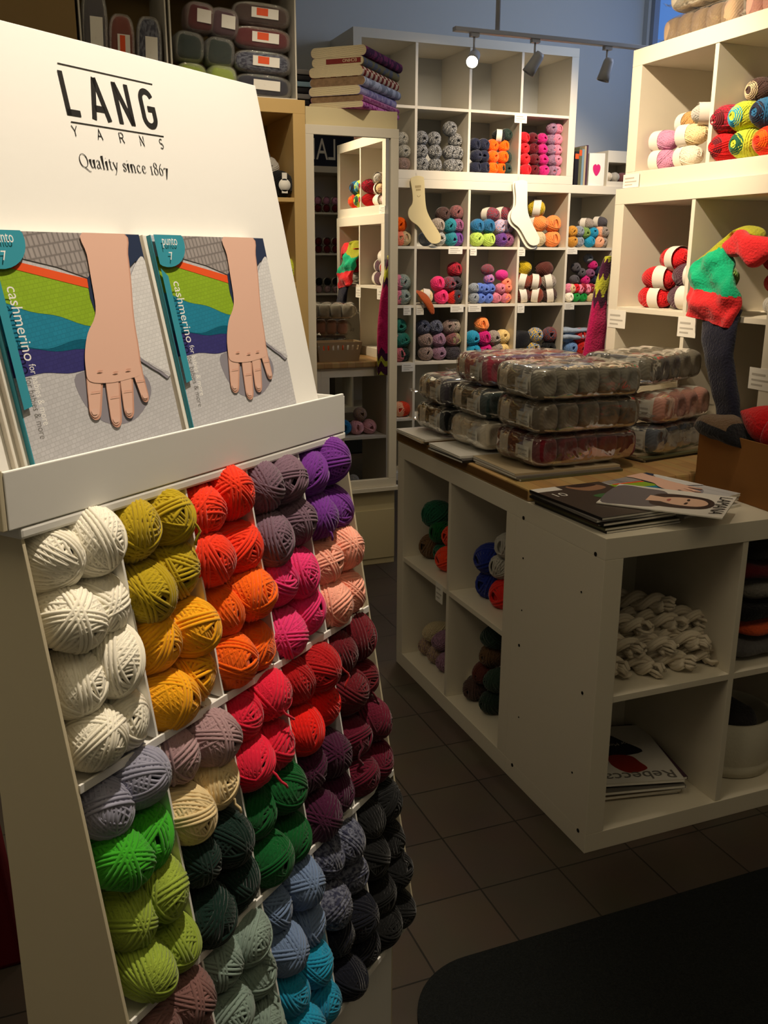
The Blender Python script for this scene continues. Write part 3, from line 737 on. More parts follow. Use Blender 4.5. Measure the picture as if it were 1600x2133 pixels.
BACK_CELLS = {
 'U1': (1.87, 0.038, [
  (1.104, 1.897, 'brown grey', 'b'),
  (1.141, 1.898, 'brown grey', 'b'),
  (1.103, 2.003, 'grey marl', 'b'),
  (1.14, 1.997, 'grey marl', 'b'),
 ]),
 'U2': (1.87, 0.04, [
  (1.228, 1.915, 'charcoal marl', 'b'),
  (1.316, 1.905, 'charcoal marl', 'b'),
  (1.415, 1.908, 'charcoal marl', 'b'),
  (1.496, 1.903, 'charcoal marl', 'b'),
  (1.224, 1.985, 'charcoal marl', 'b'),
  (1.312, 1.978, 'charcoal marl', 'b'),
  (1.41, 1.987, 'charcoal marl', 'b'),
  (1.497, 1.974, 'charcoal marl', 'b'),
  (1.225, 2.067, 'charcoal marl', 'b'),
  (1.31, 2.047, 'charcoal marl', 'b'),
  (1.414, 2.079, 'charcoal marl', 'b'),
  (1.495, 2.05, 'charcoal marl', 'b'),
 ]),
 'U3': (1.87, 0.036, [
  (1.587, 1.901, 'navy', 'b'),
  (1.646, 1.903, 'navy', 'b'),
  (1.699, 1.899, 'orange', 'b'),
  (1.769, 1.902, 'orange', 'b'),
  (1.847, 1.91, 'bottle green', 'b'),
  (1.588, 1.97, 'navy', 'b'),
  (1.64, 1.972, 'navy', 'b'),
  (1.7, 1.966, 'orange', 'b'),
  (1.77, 1.966, 'orange', 'b'),
  (1.84, 1.98, 'bottle green', 'b'),
  (1.582, 2.038, 'navy', 'b'),
  (1.641, 2.035, 'navy', 'b'),
  (1.707, 2.035, 'orange', 'b'),
  (1.78, 2.033, 'orange', 'b'),
  (1.84, 2.049, 'bottle green', 'b'),
  (1.744, 2.105, 'black', 'w'),
 ]),
 'U4': (1.87, 0.034, [
  (1.932, 1.905, 'red', 'b'),
  (1.994, 1.907, 'burgundy', 'b'),
  (2.063, 1.909, 'magenta', 'b'),
  (2.129, 1.909, 'mauve grey', 'b'),
  (2.2, 1.909, 'rose pink', 'b'),
  (1.929, 1.961, 'red', 'b'),
  (1.99, 1.972, 'burgundy', 'b'),
  (2.059, 1.975, 'magenta', 'b'),
  (2.126, 1.966, 'mauve grey', 'b'),
  (2.196, 1.968, 'rose pink', 'b'),
  (1.926, 2.025, 'red', 'b'),
  (1.987, 2.039, 'burgundy', 'b'),
  (2.056, 2.036, 'magenta', 'b'),
  (2.122, 2.025, 'mauve grey', 'b'),
  (2.192, 2.028, 'rose pink', 'b'),
  (1.922, 2.094, 'red', 'b'),
  (1.983, 2.103, 'burgundy', 'b'),
  (2.052, 2.106, 'magenta', 'b'),
  (2.118, 2.09, 'mauve grey', 'b'),
  (2.188, 2.087, 'rose pink', 'b'),
  (2.114, 2.154, 'mauve grey', 'b'),
  (2.184, 2.154, 'rose pink', 'b'),
 ]),
 'A0': (1.44, 0.042, [
  (1.09, 1.466, 'salmon', 'b'),
  (1.159, 1.466, 'beige', 'b'),
  (1.089, 1.557, 'orange', 'b'),
 ]),
 'A1': (1.44, 0.042, [
  (1.261, 1.462, 'steel grey', 'b'),
  (1.348, 1.468, 'grey marl', 'b'),
  (1.43, 1.463, 'teal', 'b'),
  (1.515, 1.464, 'violet', 'b'),
  (1.337, 1.55, 'stone grey', 'b'),
  (1.421, 1.562, 'teal', 'b'),
  (1.513, 1.541, 'plum', 'b'),
  (1.377, 1.629, 'dark brown', 'b'),
  (1.477, 1.639, 'rosewood', 'b'),
 ]),
 'A2': (1.44, 0.042, [
  (1.606, 1.459, 'lime', 'b'),
  (1.69, 1.46, 'lime', 'b'),
  (1.782, 1.455, 'violet', 'b'),
  (1.854, 1.455, 'plum', 'b'),
  (1.613, 1.531, 'petrol blue', 'b'),
  (1.687, 1.538, 'petrol blue', 'b'),
  (1.772, 1.524, 'sky and pink', 'b'),
  (1.854, 1.525, 'sky and pink', 'b'),
  (1.718, 1.601, 'wine red', 's'),
  (1.81, 1.603, 'wine red', 's'),
 ]),
 'A3': (1.44, 0.05, [
  (2.042, 1.469, 'beige', 's'),
  (2.156, 1.47, 'peach orange', 'b'),
  (2.045, 1.548, 'peach orange', 's'),
  (2.155, 1.544, 'peach orange', 'b'),
  (2.035, 1.607, 'mustard', 'w'),
 ]),
 'A4': (1.44, 0.034, [
  (2.301, 1.456, 'ochre', 'b'),
  (2.356, 1.457, 'steel grey', 'b'),
  (2.434, 1.457, 'turquoise', 'b'),
  (2.508, 1.458, 'peach', 'b'),
  (2.575, 1.458, 'stone grey', 'b'),
  (2.298, 1.504, 'ochre', 'b'),
  (2.349, 1.508, 'steel grey', 'b'),
  (2.403, 1.517, 'moss green', 'b'),
  (2.463, 1.512, 'turquoise', 'b'),
  (2.519, 1.513, 'peach', 'b'),
  (2.575, 1.513, 'stone grey', 'b'),
  (2.426, 1.56, 'stone grey', 's'),
  (2.525, 1.567, 'dark grey', 's'),
 ]),
 'B0': (1.092, 0.046, [
  (1.08, 1.098, 'dusty pink', 'b'),
  (1.148, 1.097, 'sea grey', 'b'),
  (1.073, 1.198, 'dusty pink', 'b'),
  (1.14, 1.181, 'sea grey', 'b'),
 ]),
 'B1': (1.092, 0.044, [
  (1.268, 1.095, 'cream', 'w'),
  (1.376, 1.108, 'pink', 'b'),
  (1.456, 1.101, 'scarlet', 'b'),
  (1.53, 1.106, 'charcoal', 'b'),
  (1.351, 1.184, 'pink', 'b'),
  (1.424, 1.196, 'wine red', 'b'),
  (1.511, 1.174, 'charcoal', 'b'),
  (1.485, 1.248, 'crimson', 'b'),
 ]),
 'B2': (1.092, 0.032, [
  (1.601, 1.088, 'steel grey', 'b'),
  (1.646, 1.087, 'cornflower', 'b'),
  (1.701, 1.086, 'cornflower', 'b'),
  (1.763, 1.088, 'dusty pink', 'b'),
  (1.822, 1.091, 'dusty pink', 'b'),
  (1.878, 1.09, 'salmon', 'b'),
  (1.6, 1.141, 'steel grey', 'b'),
  (1.671, 1.137, 'cornflower', 'b'),
  (1.754, 1.133, 'dusty pink', 'b'),
  (1.82, 1.142, 'dusty pink', 'b'),
  (1.876, 1.138, 'salmon', 'b'),
  (1.642, 1.188, 'cornflower', 'b'),
  (1.714, 1.182, 'cornflower', 'b'),
  (1.783, 1.187, 'dusty pink', 'b'),
  (1.866, 1.192, 'salmon', 'b'),
  (1.709, 1.235, 'blue and rose', 'b'),
  (1.801, 1.252, 'fuchsia', 'k'),
  (1.696, 1.288, 'wine red', 'k'),
 ]),
 'B3': (1.092, 0.046, [
  (1.955, 1.11, 'chocolate', 'w'),
  (2.055, 1.109, 'rust brown', 'w'),
  (2.156, 1.108, 'dark brown', 'w'),
  (1.951, 1.186, 'rust brown', 'w'),
  (2.038, 1.215, 'rust brown', 'w'),
  (2.141, 1.187, 'stone grey', 'w'),
  (1.954, 1.267, 'mustard', 's'),
  (2.118, 1.269, 'chocolate', 'k'),
 ]),
 'B4': (1.092, 0.03, [
  (2.3, 1.096, 'white', 'b'),
  (2.356, 1.096, 'leaf green', 'b'),
  (2.412, 1.095, 'leaf green', 'b'),
  (2.468, 1.097, 'cream', 'b'),
  (2.528, 1.097, 'cream', 'b'),
  (2.315, 1.14, 'cream', 'b'),
  (2.382, 1.142, 'baby pink', 'b'),
  (2.434, 1.141, 'baby pink', 'b'),
  (2.491, 1.141, 'cream', 'b'),
  (2.298, 1.18, 'baby pink', 'b'),
  (2.35, 1.182, 'red', 'b'),
  (2.405, 1.182, 'crimson', 'b'),
  (2.465, 1.182, 'crimson', 'b'),
  (2.529, 1.181, 'dusty pink', 'b'),
  (2.428, 1.228, 'magenta', 'b'),
  (2.496, 1.222, 'navy', 'b'),
  (2.559, 1.237, 'orange', 'b'),
  (2.344, 1.259, 'dark grey', 'b'),
  (2.399, 1.274, 'dark grey', 'b'),
  (2.462, 1.277, 'plum', 'b'),
  (2.529, 1.28, 'navy', 'b'),
  (2.355, 1.311, 'dark grey', 'b'),
  (2.481, 1.317, 'magenta', 'b'),
  (2.448, 1.366, 'steel grey', 'b'),
 ]),
 'C0': (0.744, 0.046, [
  (1.084, 0.735, 'old rose', 'b'),
  (1.159, 0.732, 'bottle green', 'b'),
  (1.083, 0.806, 'old rose', 'b'),
  (1.158, 0.804, 'bottle green', 'b'),
  (1.086, 0.883, 'sea green', 'b'),
  (1.157, 0.884, 'sea green', 'b'),
  (1.095, 0.953, 'sea green', 'b'),
 ]),
 'C1': (0.744, 0.044, [
  (1.274, 0.74, 'brown grey', 'b'),
  (1.368, 0.736, 'mauve grey', 'b'),
  (1.456, 0.724, 'charcoal', 'b'),
  (1.537, 0.74, 'charcoal', 'b'),
  (1.273, 0.812, 'brown grey', 'b'),
  (1.363, 0.809, 'mauve grey', 'b'),
  (1.457, 0.806, 'rosewood', 'b'),
  (1.528, 0.837, 'olive grey', 'b'),
  (1.258, 0.893, 'slate', 'b'),
  (1.344, 0.89, 'slate', 'b'),
  (1.435, 0.894, 'brown grey', 'b'),
  (1.511, 0.94, 'stone grey', 'b'),
 ]),
 'C2': (0.744, 0.046, [
  (1.614, 0.721, 'turquoise', 'b'),
  (1.697, 0.718, 'magenta', 'b'),
  (1.782, 0.715, 'stone grey', 'b'),
  (1.874, 0.712, 'pale yellow', 'b'),
  (1.603, 0.85, 'turquoise', 'b'),
  (1.679, 0.842, 'magenta', 'b'),
  (1.755, 0.849, 'stone grey', 'b'),
  (1.839, 0.865, 'pale yellow', 'b'),
  (1.669, 0.918, 'peach orange', 'b'),
 ]),
 'C3': (0.744, 0.048, [
  (2.047, 0.715, 'yellow and blue', 'b'),
  (2.187, 0.71, 'black', 'b'),
  (2.059, 0.846, 'yellow and blue', 'b'),
  (2.175, 0.849, 'teal and rust', 'b'),
 ]),
 'C4': (0.744, 0.046, [
  (2.337, 0.711, 'sky blue', 'b'),
  (2.421, 0.702, 'scarlet', 'b'),
  (2.317, 0.846, 'sky blue', 'b'),
  (2.393, 0.831, 'scarlet', 'b'),
  (2.458, 0.822, 'crimson', 'b'),
 ]),
 'D0': (0.397, 0.046, [
  (1.14, 0.374, 'vermilion', 'k'),
  (1.097, 0.368, 'peach', 'b'),
 ]),
}
# ------------------------------------------------------------------ yarn on the back shelves
PHRASE = {
 'U1': 'upper shelf cubby beside the mirror', 'U2': 'marled-grey cubby of upper shelf', 'U3': 'upper cubby with orange balls', 'U4': 'upper cubby with magenta column',
 'A0': 'cubby left of wooden sock form', 'A1': 'cubby right of wooden sock form', 'A2': 'cubby left of white sock form', 'A3': 'cubby right of white sock form', 'A4': 'cubby under the book row',
 'B0': 'middle cubby beside the mirror', 'B1': 'cubby with draped rust scarf', 'B2': 'cubby of blue and salmon balls', 'B3': 'cubby of white-banded brown balls', 'B4': 'cubby of many small balls',
 'C0': 'cubby of sea-green balls', 'C1': 'cubby of grey-brown balls', 'C2': 'cubby above burgundy yarn bag', 'C3': 'dark cubby with black cloth', 'C4': 'cubby with pale blue knit', 'D0': 'low cubby beside the mirror',
}
XL = {0: (.82, 1.157), 1: (1.173, 1.51), 2: (1.526, 1.863), 3: (1.879, 2.216), 4: (2.232, 2.57)}
UL = {1: (.82, 1.148), 2: (1.164, 1.492), 3: (1.508, 1.83), 4: (1.85, 2.188)}
rnd = random.Random(3)
LAY = ['bottom', 'second', 'third', 'fourth', 'fifth', 'sixth', 'seventh']
def settle(items, zf, r):
    """items (x, z, ...) dropped in order of height until they rest on the floor or on others"""
    placed = []
    for it in sorted(items, key=lambda q: q[1]):
        x, z = it[0], it[1]; zz = zf + r * .96
        for (px, pz, pr) in placed:
            dx = abs(px - x); m = (r + pr) * .94
            if dx < m * .93 and pz < z - r * .3:
                zz = max(zz, pz + math.sqrt(max(0, m * m - dx * dx)) * .98)
        placed.append((x, zz, r)); yield it, x, zz
for key, (zf, r, items) in BACK_CELLS.items():
    ci = int(key[1]); lo, hi = (UL if key[0] == 'U' else XL)[ci]
    fl = {'U': 1.8705, 'A': 1.4455, 'B': 1.0975, 'C': .7495, 'D': .4015}[key[0]] - .0015
    res = list(settle([(min(max(i[0], lo + r * .96), hi - r * .96),) + tuple(i[1:]) for i in items], fl, r))
    lv = {}
    for it, x, z in res:                                  # layer = rank of the height among the stack
        lv[id(it)] = max(0, int(round((z - fl - r) / (r * 1.72))))
    byl = {}
    for it, x, z in res: byl.setdefault(lv[id(it)], []).append((x, id(it)))
    for it, x, z in res:
        _, _, cname, kd = it
        l = lv[id(it)]; row = sorted(byl[l]); o_ = [q[1] for q in row].index(id(it))
        yaw = rnd.uniform(-.25, .25); yb = 3.772 + r * .35 + rnd.uniform(0, .012) + (.012 if l > 1 else 0)
        nm = 'yarn_ball'
        place = f"{LAY[min(l, 6)]} layer, {ORD[o_]} from left"
        if kd in ('b', 'w'):
            o = put('yarn_ball', BALL_FAR[rnd.randrange(4)], (x, yb, z), (R_(rnd.uniform(-10, 6)), 0, yaw), (r, r * .95, r))
            if kd == 'w':
                o.rotation_euler = (rnd.uniform(-.2, .2), rnd.uniform(-.3, .3), R_(rnd.uniform(50, 75)))
                put('paper_band', BALL_BAND, (0, 0, 0), parent=o)
        elif kd == 's':
            o = put('yarn_ball', SKEINS[rnd.randrange(3)], (x, yb + .02, z), (0, 0, R_(rnd.uniform(20, 40))), (r, r, r))
            put('paper_band', SKEIN_BAND, (0, .28, 0), parent=o)
        else:
            o = put('yarn_ball', SKEINS[rnd.randrange(3)], (x, yb, z), (0, R_(rnd.uniform(-8, 8)), R_(70)), (r, r * .8, r))
        paint(o, cname, .06)
        tag(o, f"{cname} yarn ball, {place}, {PHRASE[key]}", 'yarn ball', f'yarn balls in the {PHRASE[key]}')

# ---- right shelf: rolls and skeins
def skein(loc, r, cname, label, group, yaw=0.0, pitch=0.0, ln=1.0, band=True, roll=0.0, boff=.0):
    o = put('yarn_skein', SKEINS[rnd.randrange(3)], loc, (pitch, roll, yaw), (r, r * ln, r)); paint(o, cname, .04)
    if band: put('paper_band', SKEIN_BAND, (0, boff, 0), parent=o)
    return tag(o, label, 'yarn skein', group)
def roll_ball(loc, r, cname, inner, label, group, yaw=-PI / 2):
    """a fat cake of yarn whose end shows rings of another colour"""
    o = put('yarn_roll', BALL_NEAR[rnd.randrange(5)], loc, (0, 0, yaw), (r, r * 1.15, r)); paint(o, cname)
    mb = MB()
    for k in range(4): mb.tube([((.34 + .1 * k) * math.cos(a * PI / 9), -(1.22 * math.sqrt(1 - (.34 + .1 * k) ** 2) + .035), (.34 + .1 * k) * math.sin(a * PI / 9)) for a in range(18)], .075, 5, closed=True)
    e = mb.build('coloured_core', M['yarn'], o); paint(e, inner)
    return tag(o, label, 'yarn roll', group)
G = 'yarn rolls in the top right cubby'
zr = 1.6508
for (y, lay, c, inn, lab) in ((.728, 0, 'yarn red', 'burgundy', 'red yarn roll with wine core, bottom row, beside the cubby divider'),
                         (.640, 0, 'lime yellow', 'emerald', 'lime yarn roll with dark green core, bottom row of the top right cubby'),
                         (.548, 0, 'tomato red', 'orange', 'red-orange yarn roll with orange core, bottom row of the top right cubby'),
                         (.730, 1, 'crimson', 'burgundy', 'crimson yarn roll resting on the red roll, beside the cubby divider'),
                         (.655, 1, 'lime yellow', 'turquoise', 'lime and turquoise yarn roll in the upper row, right shelf top'),
                         (.570, 1, 'petrol blue', 'navy', 'petrol blue yarn roll in the upper row, right shelf top')):
    y -= .012
    roll_ball((.845, y, zr + .041 + lay * .0745), .041, c, inn, lab, G)
roll_ball((.93, .69, zr + .04 + .155), .037, 'dark brown', 'beige', 'dark brown yarn roll at the back, on top of the lime rolls', G)
G = 'skeins in the upper left cubby of the right shelf'
for (x, y, z, c, yaw, lab) in ((.845, 1.005, .030, 'lilac pink', 8, 'lilac skein with white band, bottom row of the upper right-shelf cubby'),
                          (.845, .885, .032, 'oatmeal', -6, 'oatmeal skein with white band, bottom row next to the divider'),
                          (.850, 1.015, .090, 'lilac pink', 4, 'lilac skein with white band, lying on the lower lilac skein'),
                          (.845, .880, .093, 'cream', 12, 'cream skein with white band, middle of the pile by the divider'),
                          (.895, .955, .140, 'tan', -10, 'tan skein lying across the top of the lilac and cream skeins'),
                          (.875, .838, .150, 'light grey', 60, 'pale grey skein with white band, propped high against the divider')):
    skein((x, y, zr + z), .031, c, lab, G, R_(yaw), ln=1.15, boff=.55)
G = 'red and plum skeins in the right shelf'
zl = 1.2215
for (x, y, z, c, yaw, roll, lab) in ((.85, 1.0, .032, 'yarn red', 4, 0, 'red skein with white band, lowest of the red heap'),
                          (.86, .865, .036, 'dark plum', -4, 0, 'dark plum skein lying on the shelf, right of the red skeins'),
                          (.85, .985, .094, 'yarn red', 10, 0, 'red skein with white band in the middle of the red heap'),
                          (.87, .855, .104, 'dark plum', 6, 0, 'dark plum skein with white band stacked on the other plum skein'),
                          (.87, .940, .155, 'yarn red', -14, 0, 'large red skein crowning the heap, white band showing'),
                          (.98, .83, .135, 'crimson', 0, 0, 'crimson skein at the back, by the divider of the right shelf'),
                          (.93, .905, .085, 'petrol blue', 20, 0, 'petrol blue skein half hidden behind the plum skeins')):
    skein((x, y, zl + z), .037, c, lab, G, R_(yaw + 8), ln=1.06, boff=-.45 if c != 'petrol blue' else .2)
G = 'skeins beside the striped knit'
for (y, z, c, lab) in ((.45, .032, 'light grey', 'pale grey skein on the shelf right of the striped knit'), (.455, .093, 'dark red', 'dark red skein with pale band, right of the striped knit'),
                       (.47, .152, 'dark red', 'dark red skein with dark band, topmost right of the striped knit')):
    skein((.86, y, zl + z), .032, c, lab, G, R_(20), boff=-.5)
G = 'balls behind the striped knit'
for (y, z, c, lab) in ((.70, .036, 'lime olive', 'olive ball peeping out left of the striped knit'), (.705, .10, 'moss green', 'moss green ball stacked left of the striped knit')):
    o = put('yarn_ball', BALL_FAR[1], (.88, y, zl + z), (0, 0, -PI / 2), (.034, .03, .034)); paint(o, c); tag(o, lab, 'yarn ball', G)

# ---- balls in the island cubbies (aisle side, shelf A) : x depth, y along, z
G = 'yarn in the island shelf facing the aisle'
for (y, z, r, c, lab) in ((1.090, .442, .040, 'brown', 'brown ball at the left of the upper far cubby in the island'),
                          (.945, .442, .040, 'vermilion', 'vermilion ball by the divider in the upper far cubby'),
                          (1.010, .442, .034, 'emerald', 'emerald ball on the cubby floor between brown and vermilion'),
                          (.948, .515, .036, 'vermilion', 'vermilion ball stacked on the other vermilion ball by the divider'),
                          (1.015, .512, .036, 'green', 'mid green ball in the middle of the far cubby heap'),
                          (1.055, .562, .044, 'emerald', 'dark green ball crowning the far cubby heap'),
                          (.690, .440, .044, 'royal blue', 'royal blue ball on the floor of the near upper cubby'),
                          (.600, .440, .046, 'scarlet', 'scarlet ball on the floor of the near upper cubby'),
                          (.612, .520, .036, 'light grey', 'pale grey ball resting on the scarlet ball'),
                          (.680, .523, .045, 'royal blue', 'royal blue ball stacked above the other blue ball'),
                          (.590, .590, .036, 'light grey', 'pale grey ball crowning the near upper cubby heap')):
    o = put('yarn_ball', BALL_FAR[rnd.randrange(4)], (.085 + rnd.uniform(0, .02), y, z + .002), (0, 0, -PI / 2 + rnd.uniform(-.3, .3)), (r, r, r)); paint(o, c); tag(o, lab, 'yarn ball', G)
G = 'skeins in the low island cubbies facing the aisle'
for (x, y, z, r, c, yaw, lab) in ((.10, 1.090, .084, .034, 'light brown', 0, 'beige skein at the bottom left of the low far cubby'),
                          (.10, 1.015, .084, .034, 'light brown', 0, 'beige skein second along the low far cubby floor'),
                          (.10, .945, .084, .034, 'mauve grey', 0, 'mauve grey skein by the divider on the low far cubby floor'),
                          (.10, 1.055, .146, .034, 'beige', 0, 'pale beige skein lying on the two beige skeins'),
                          (.10, .975, .148, .034, 'mauve grey', 0, 'mauve grey skein on top in the low far cubby'),
                          (.09, .74, .086, .036, 'dark brown', 30, 'dark brown skein at the front of the low near cubby'),
                          (.10, .635, .086, .036, 'bottle green', 10, 'bottle green skein on the low near cubby floor'),
                          (.11, .71, .150, .036, 'chocolate', 20, 'chocolate skein in the middle of the low near heap'),
                          (.11, .625, .158, .036, 'forest', 0, 'forest green skein in the second layer of the low near heap'),
                          (.12, .685, .215, .036, 'brown', 15, 'brown skein in the third layer of the low near heap'),
                          (.12, .665, .280, .036, 'forest', -10, 'forest green skein crowning the low near heap')):
    skein((x, y, z), r, c, lab, G, R_(-90 + yaw), band=(c in ('dark brown', 'forest', 'chocolate')), boff=.5)

# ---- white twisted hanks in shelf B
def hank_mesh(seed):
    rn = random.Random(seed); mb = MB(); L = .24
    for s in (0, PI):
        for q in range(6):
            a0 = 2 * PI * q / 6; pts = []
            for i in range(33):
                t = i / 32; a = s + t * PI * 5.2
                rr = .0125; c = Vector((rr * math.cos(a), -L / 2 + L * t, rr * math.sin(a)))
                e = .0085
                c += Vector((e * math.cos(a0 + a * .5), 0, e * math.sin(a0 + a * .5)))
                pts.append(c)
            mb.tube(pts, .0062, 6)
    for q in range(9):                                     # looped end
        a = rn.uniform(0, 6.28); mb.tube([(.012 * math.cos(a), -L / 2 + .006, .012 * math.sin(a)), (.018 * math.cos(a), -L / 2 - .014, .018 * math.sin(a)), (.010 * math.cos(a + .6), -L / 2 - .026, .010 * math.sin(a + .6) - .004)], .0042, 5)
    return mb.mesh('twisted_hank', M['yarn'])
HK = [hank_mesh(s) for s in range(3)]
hk = [(.075, .19, .4255, 24, 'nearest the left side, bottom of the pile'), (.150, .165, .4255, 30, 'second along the bottom of the pile'), (.225, .15, .4255, 36, 'third along the bottom of the pile'), (.315, .17, .4255, 28, 'fourth along the bottom, tassel over the edge'),
      (.115, .20, .4635, 30, 'left end of the second layer'), (.190, .18, .4635, 35, 'middle of the second layer'), (.275, .165, .4635, 38, 'third in the second layer, tassel forward'), (.340, .20, .4635, 30, 'right end of the second layer, by the divider'),
      (.150, .23, .5015, 34, 'left end of the third layer'), (.235, .21, .5015, 42, 'middle of the third layer, end lifted'), (.325, .22, .5015, 32, 'right end of the third layer, by the divider'), (.215, .24, .5395, 44, 'lying alone on top of the pile')]
for i, (x, y, z, yaw, lab) in enumerate(hk):
    o = put('yarn_hank', HK[i % 3], (x, y, z), (R_(rnd.uniform(-2, 2)), rnd.uniform(0, 6), R_(yaw)), (1, 1, 1)); paint(o, 'oatmeal', .05)
    tag(o, f'white twisted hank, {lab}', 'yarn hank', 'white twisted hanks in the island')
# ------------------------------------------------------------------ plastic bags of yarn on the worktop
def film_mesh(name, lx, ly, lz, seed):
    mb = MB(); off = Vector((seed * 3.1, seed * 1.7, 0))
    def fn(u, v):
        p = superpt(v * PI, u * 2 * PI, lz / 2 + .0035, lx / 2 + .012, ly / 2 + .004, .36)
        q = Vector((p[1], p[2], p[0]))                     # pole axis along x
        n = noise.noise(q * 24 + off) * .0032 + abs(noise.noise(q * 40 + off)) * .0016
        k = 1 + n / max(.03, q.length)
        x = q.x
        pinch = max(0, (abs(x) - lx / 2 + .004) / .02)
        return (x * k + math.copysign(pinch * .008, x), q.y * k * (1 - .15 * pinch), q.z * k * (1 - .45 * pinch))
    mb.grid(fn, 44, 34, wrap_u=True)
    for s in (-1, 1):                                      # sealed, crumpled end flap
        def fl(u, v, s=s):
            y = (u - .5) * ly * .92; x = s * (lx / 2 + .014 + v * .022)
            return (x, y, -lz * .18 + noise.noise(Vector((y * 40, v * 2, seed))) * .012 + v * .006)
        mb.grid(fl, 14, 3)
    return mb.mesh(name, M['film'])
BX, BY, BZ = .066, .113, .0845
FILM = {}
def yarn_bag(loc, yaw, cname, where, nx=5, full=True, roll=0.0, label=None, tagcard=True):
    Mx = Matrix.Translation(loc) @ Matrix.Rotation(yaw, 4, 'Z') @ Matrix.Rotation(roll, 4, 'Y')
    lx, ly, lz = nx * BX, 2 * BY, BZ
    key = (nx, rnd.randrange(3))
    if key not in FILM: FILM[key] = film_mesh('bag_film', lx, ly, lz, key[1] + nx)
    b = put('plastic_bag', FILM[key], (0, 0, 0)); b.matrix_world = Mx
    tag(b, label or f'clear plastic bag of {cname} skeins, {where}', 'plastic bag', 'plastic bags of yarn on the worktop')
    for r in (0, 1):
        for i in range(nx):
            if not full and r == 1 and i > 0: continue
            p = Mx @ Vector(((i - (nx - 1) / 2) * BX + rnd.uniform(-.0008, .0008), (r - .5) * BY, rnd.uniform(-.0006, .0006)))
            o = put('yarn_skein', BAGGED, p, (0, 0, 0)); o.rotation_euler = (Mx.to_3x3().to_4x4() @ Euler((rnd.uniform(-.04, .04), rnd.uniform(-.05, .05), rnd.uniform(-.03, .03))).to_matrix().to_4x4()).to_euler()
            paint(o, cname, .05)
            put('paper_band', BAGGED_BAND, (0, 0, 0), parent=o)
            tag(o, f"{cname} skein, {ORD[i]} from left, {'front' if r == 0 else 'back'} row of bag {where}", 'yarn skein', f'{cname} skeins in the bag {where}')
    if tagcard:
        c = MB().box(-lx / 2 - .0105, -lx / 2 - .0100, -BY / 2 - .02, -BY / 2 + .040, -.024, .012)
        cd = c.build('price_sticker', M['paper_white'], b)
        MB().box(-lx / 2 - .0108, -lx / 2 - .0106, -BY / 2 - .012, -BY / 2 + .030, -.002, .003).box(-lx / 2 - .0108, -lx / 2 - .0106, -BY / 2 - .012, -BY / 2 + .018, -.012, -.009).build('sticker_print', M['paper_print'], cd)
    return b
zb = .843; st = .0895
yarn_bag((.238, .548, zb + .047), R_(4), 'burgundy', 'at foot of front stack', full=False)
yarn_bag((.234, .540, zb + .047 + st), R_(3), 'taupe', 'midway up front stack', full=False)
yarn_bag((.222, .530, zb + .047 + 2 * st), R_(2), 'warm grey', 'topping the front stack')
yarn_bag((.215, .785, zb + .047), R_(2), 'oatmeal', 'low beside worktop edge', full=False)
yarn_bag((.215, .785, zb + .047 + st), R_(1), 'black green', 'midway beside worktop edge', full=False)
yarn_bag((.232, .795, zb + .047 + 2 * st), R_(-2), 'burgundy rose', 'topping the middle stack')
yarn_bag((.210, 1.030, zb + .047), R_(0), 'black', 'low at the far end', full=False)
yarn_bag((.214, 1.025, zb + .047 + st), R_(-3), 'charcoal', 'topping the far end', full=True)
yarn_bag((.590, .640, zb + .036), R_(18), 'blue grey', 'at foot of right stack', nx=4, full=False)
yarn_bag((.600, .640, zb + .036 + st), R_(20), 'rose brown', 'midway up right stack', nx=4, full=False)
yarn_bag((.585, .690, zb + .05 + 2 * st), R_(24), 'warm grey', 'topping the right stack', nx=5)

# ------------------------------------------------------------------ magazines on the island
MAGC = {k: mat('cover_' + k, c, .35, .4) for k, c in dict(black=(30, 28, 30), brown=(92, 74, 62), grey=(120, 116, 112), white=(222, 218, 210), red=(120, 40, 36), olive=(96, 96, 70), sky=(120, 146, 160), plum=(74, 46, 66), sand=(178, 160, 130)).items()}
def magazine(loc, yaw, cover, label, group, W=.21, L=.28, t=.006, cat='magazine'):
    r = thing('magazine', label, cat, loc, yaw, group)
    MB().box(-W / 2, W / 2, -L / 2, L / 2, .0005, t - .0005).build('pages', M['paper_white'], r)
    mb = MB().box(-W / 2 - .001, W / 2 + .001, -L / 2 - .001, L / 2 + .001, t - .0005, t)
    mb.box(-W / 2 - .001, W / 2 + .001, -L / 2 - .001, L / 2 + .001, 0, .0005); mb.box(-W / 2 - .0015, -W / 2 - .0005, -L / 2 - .001, L / 2 + .001, 0, t)
    mb.build('cover', MAGC[cover], r)
    return r
def stack(x, y, z, yaw, covers, names, group, t=.006, W=.21, L=.28, jit=.012):
    top = None
    for i, (c, nm) in enumerate(zip(covers, names)):
        top = magazine((x + rnd.uniform(-jit, jit), y + rnd.uniform(-jit, jit), z + i * (t + .0003)), yaw + rnd.uniform(-.05, .05), c, nm, group, W, L, t)
    return top
P4 = ['lowest', 'second', 'third', 'fourth', 'fifth', 'sixth']
def pile(x, y, z, yaw, covers, where, **k):
    n = len(covers); names = [f"{c} covered magazine, {'topmost' if i == n - 1 else P4[i]} in the pile {where}" for i, c in enumerate(covers)]
    return stack(x, y, z, yaw, covers, names, f'magazines in the pile {where}', **k)
zc = .8225
pile(.125, 1.05, zc, PI / 2, ['grey', 'sand', 'white'], 'under the far yarn bags')
pile(.125, .79, zc, PI / 2, ['black', 'grey', 'white'], 'under the middle yarn bags', jit=.011)
pile(.175, .545, zc, PI / 2, ['olive', 'grey', 'sand'], 'under the front yarn bags', W=.24, L=.32, jit=.005)
pile(.600, .640, zc, R_(100), ['black', 'olive', 'sand'], 'under the right-hand yarn bags', W=.22, L=.30)
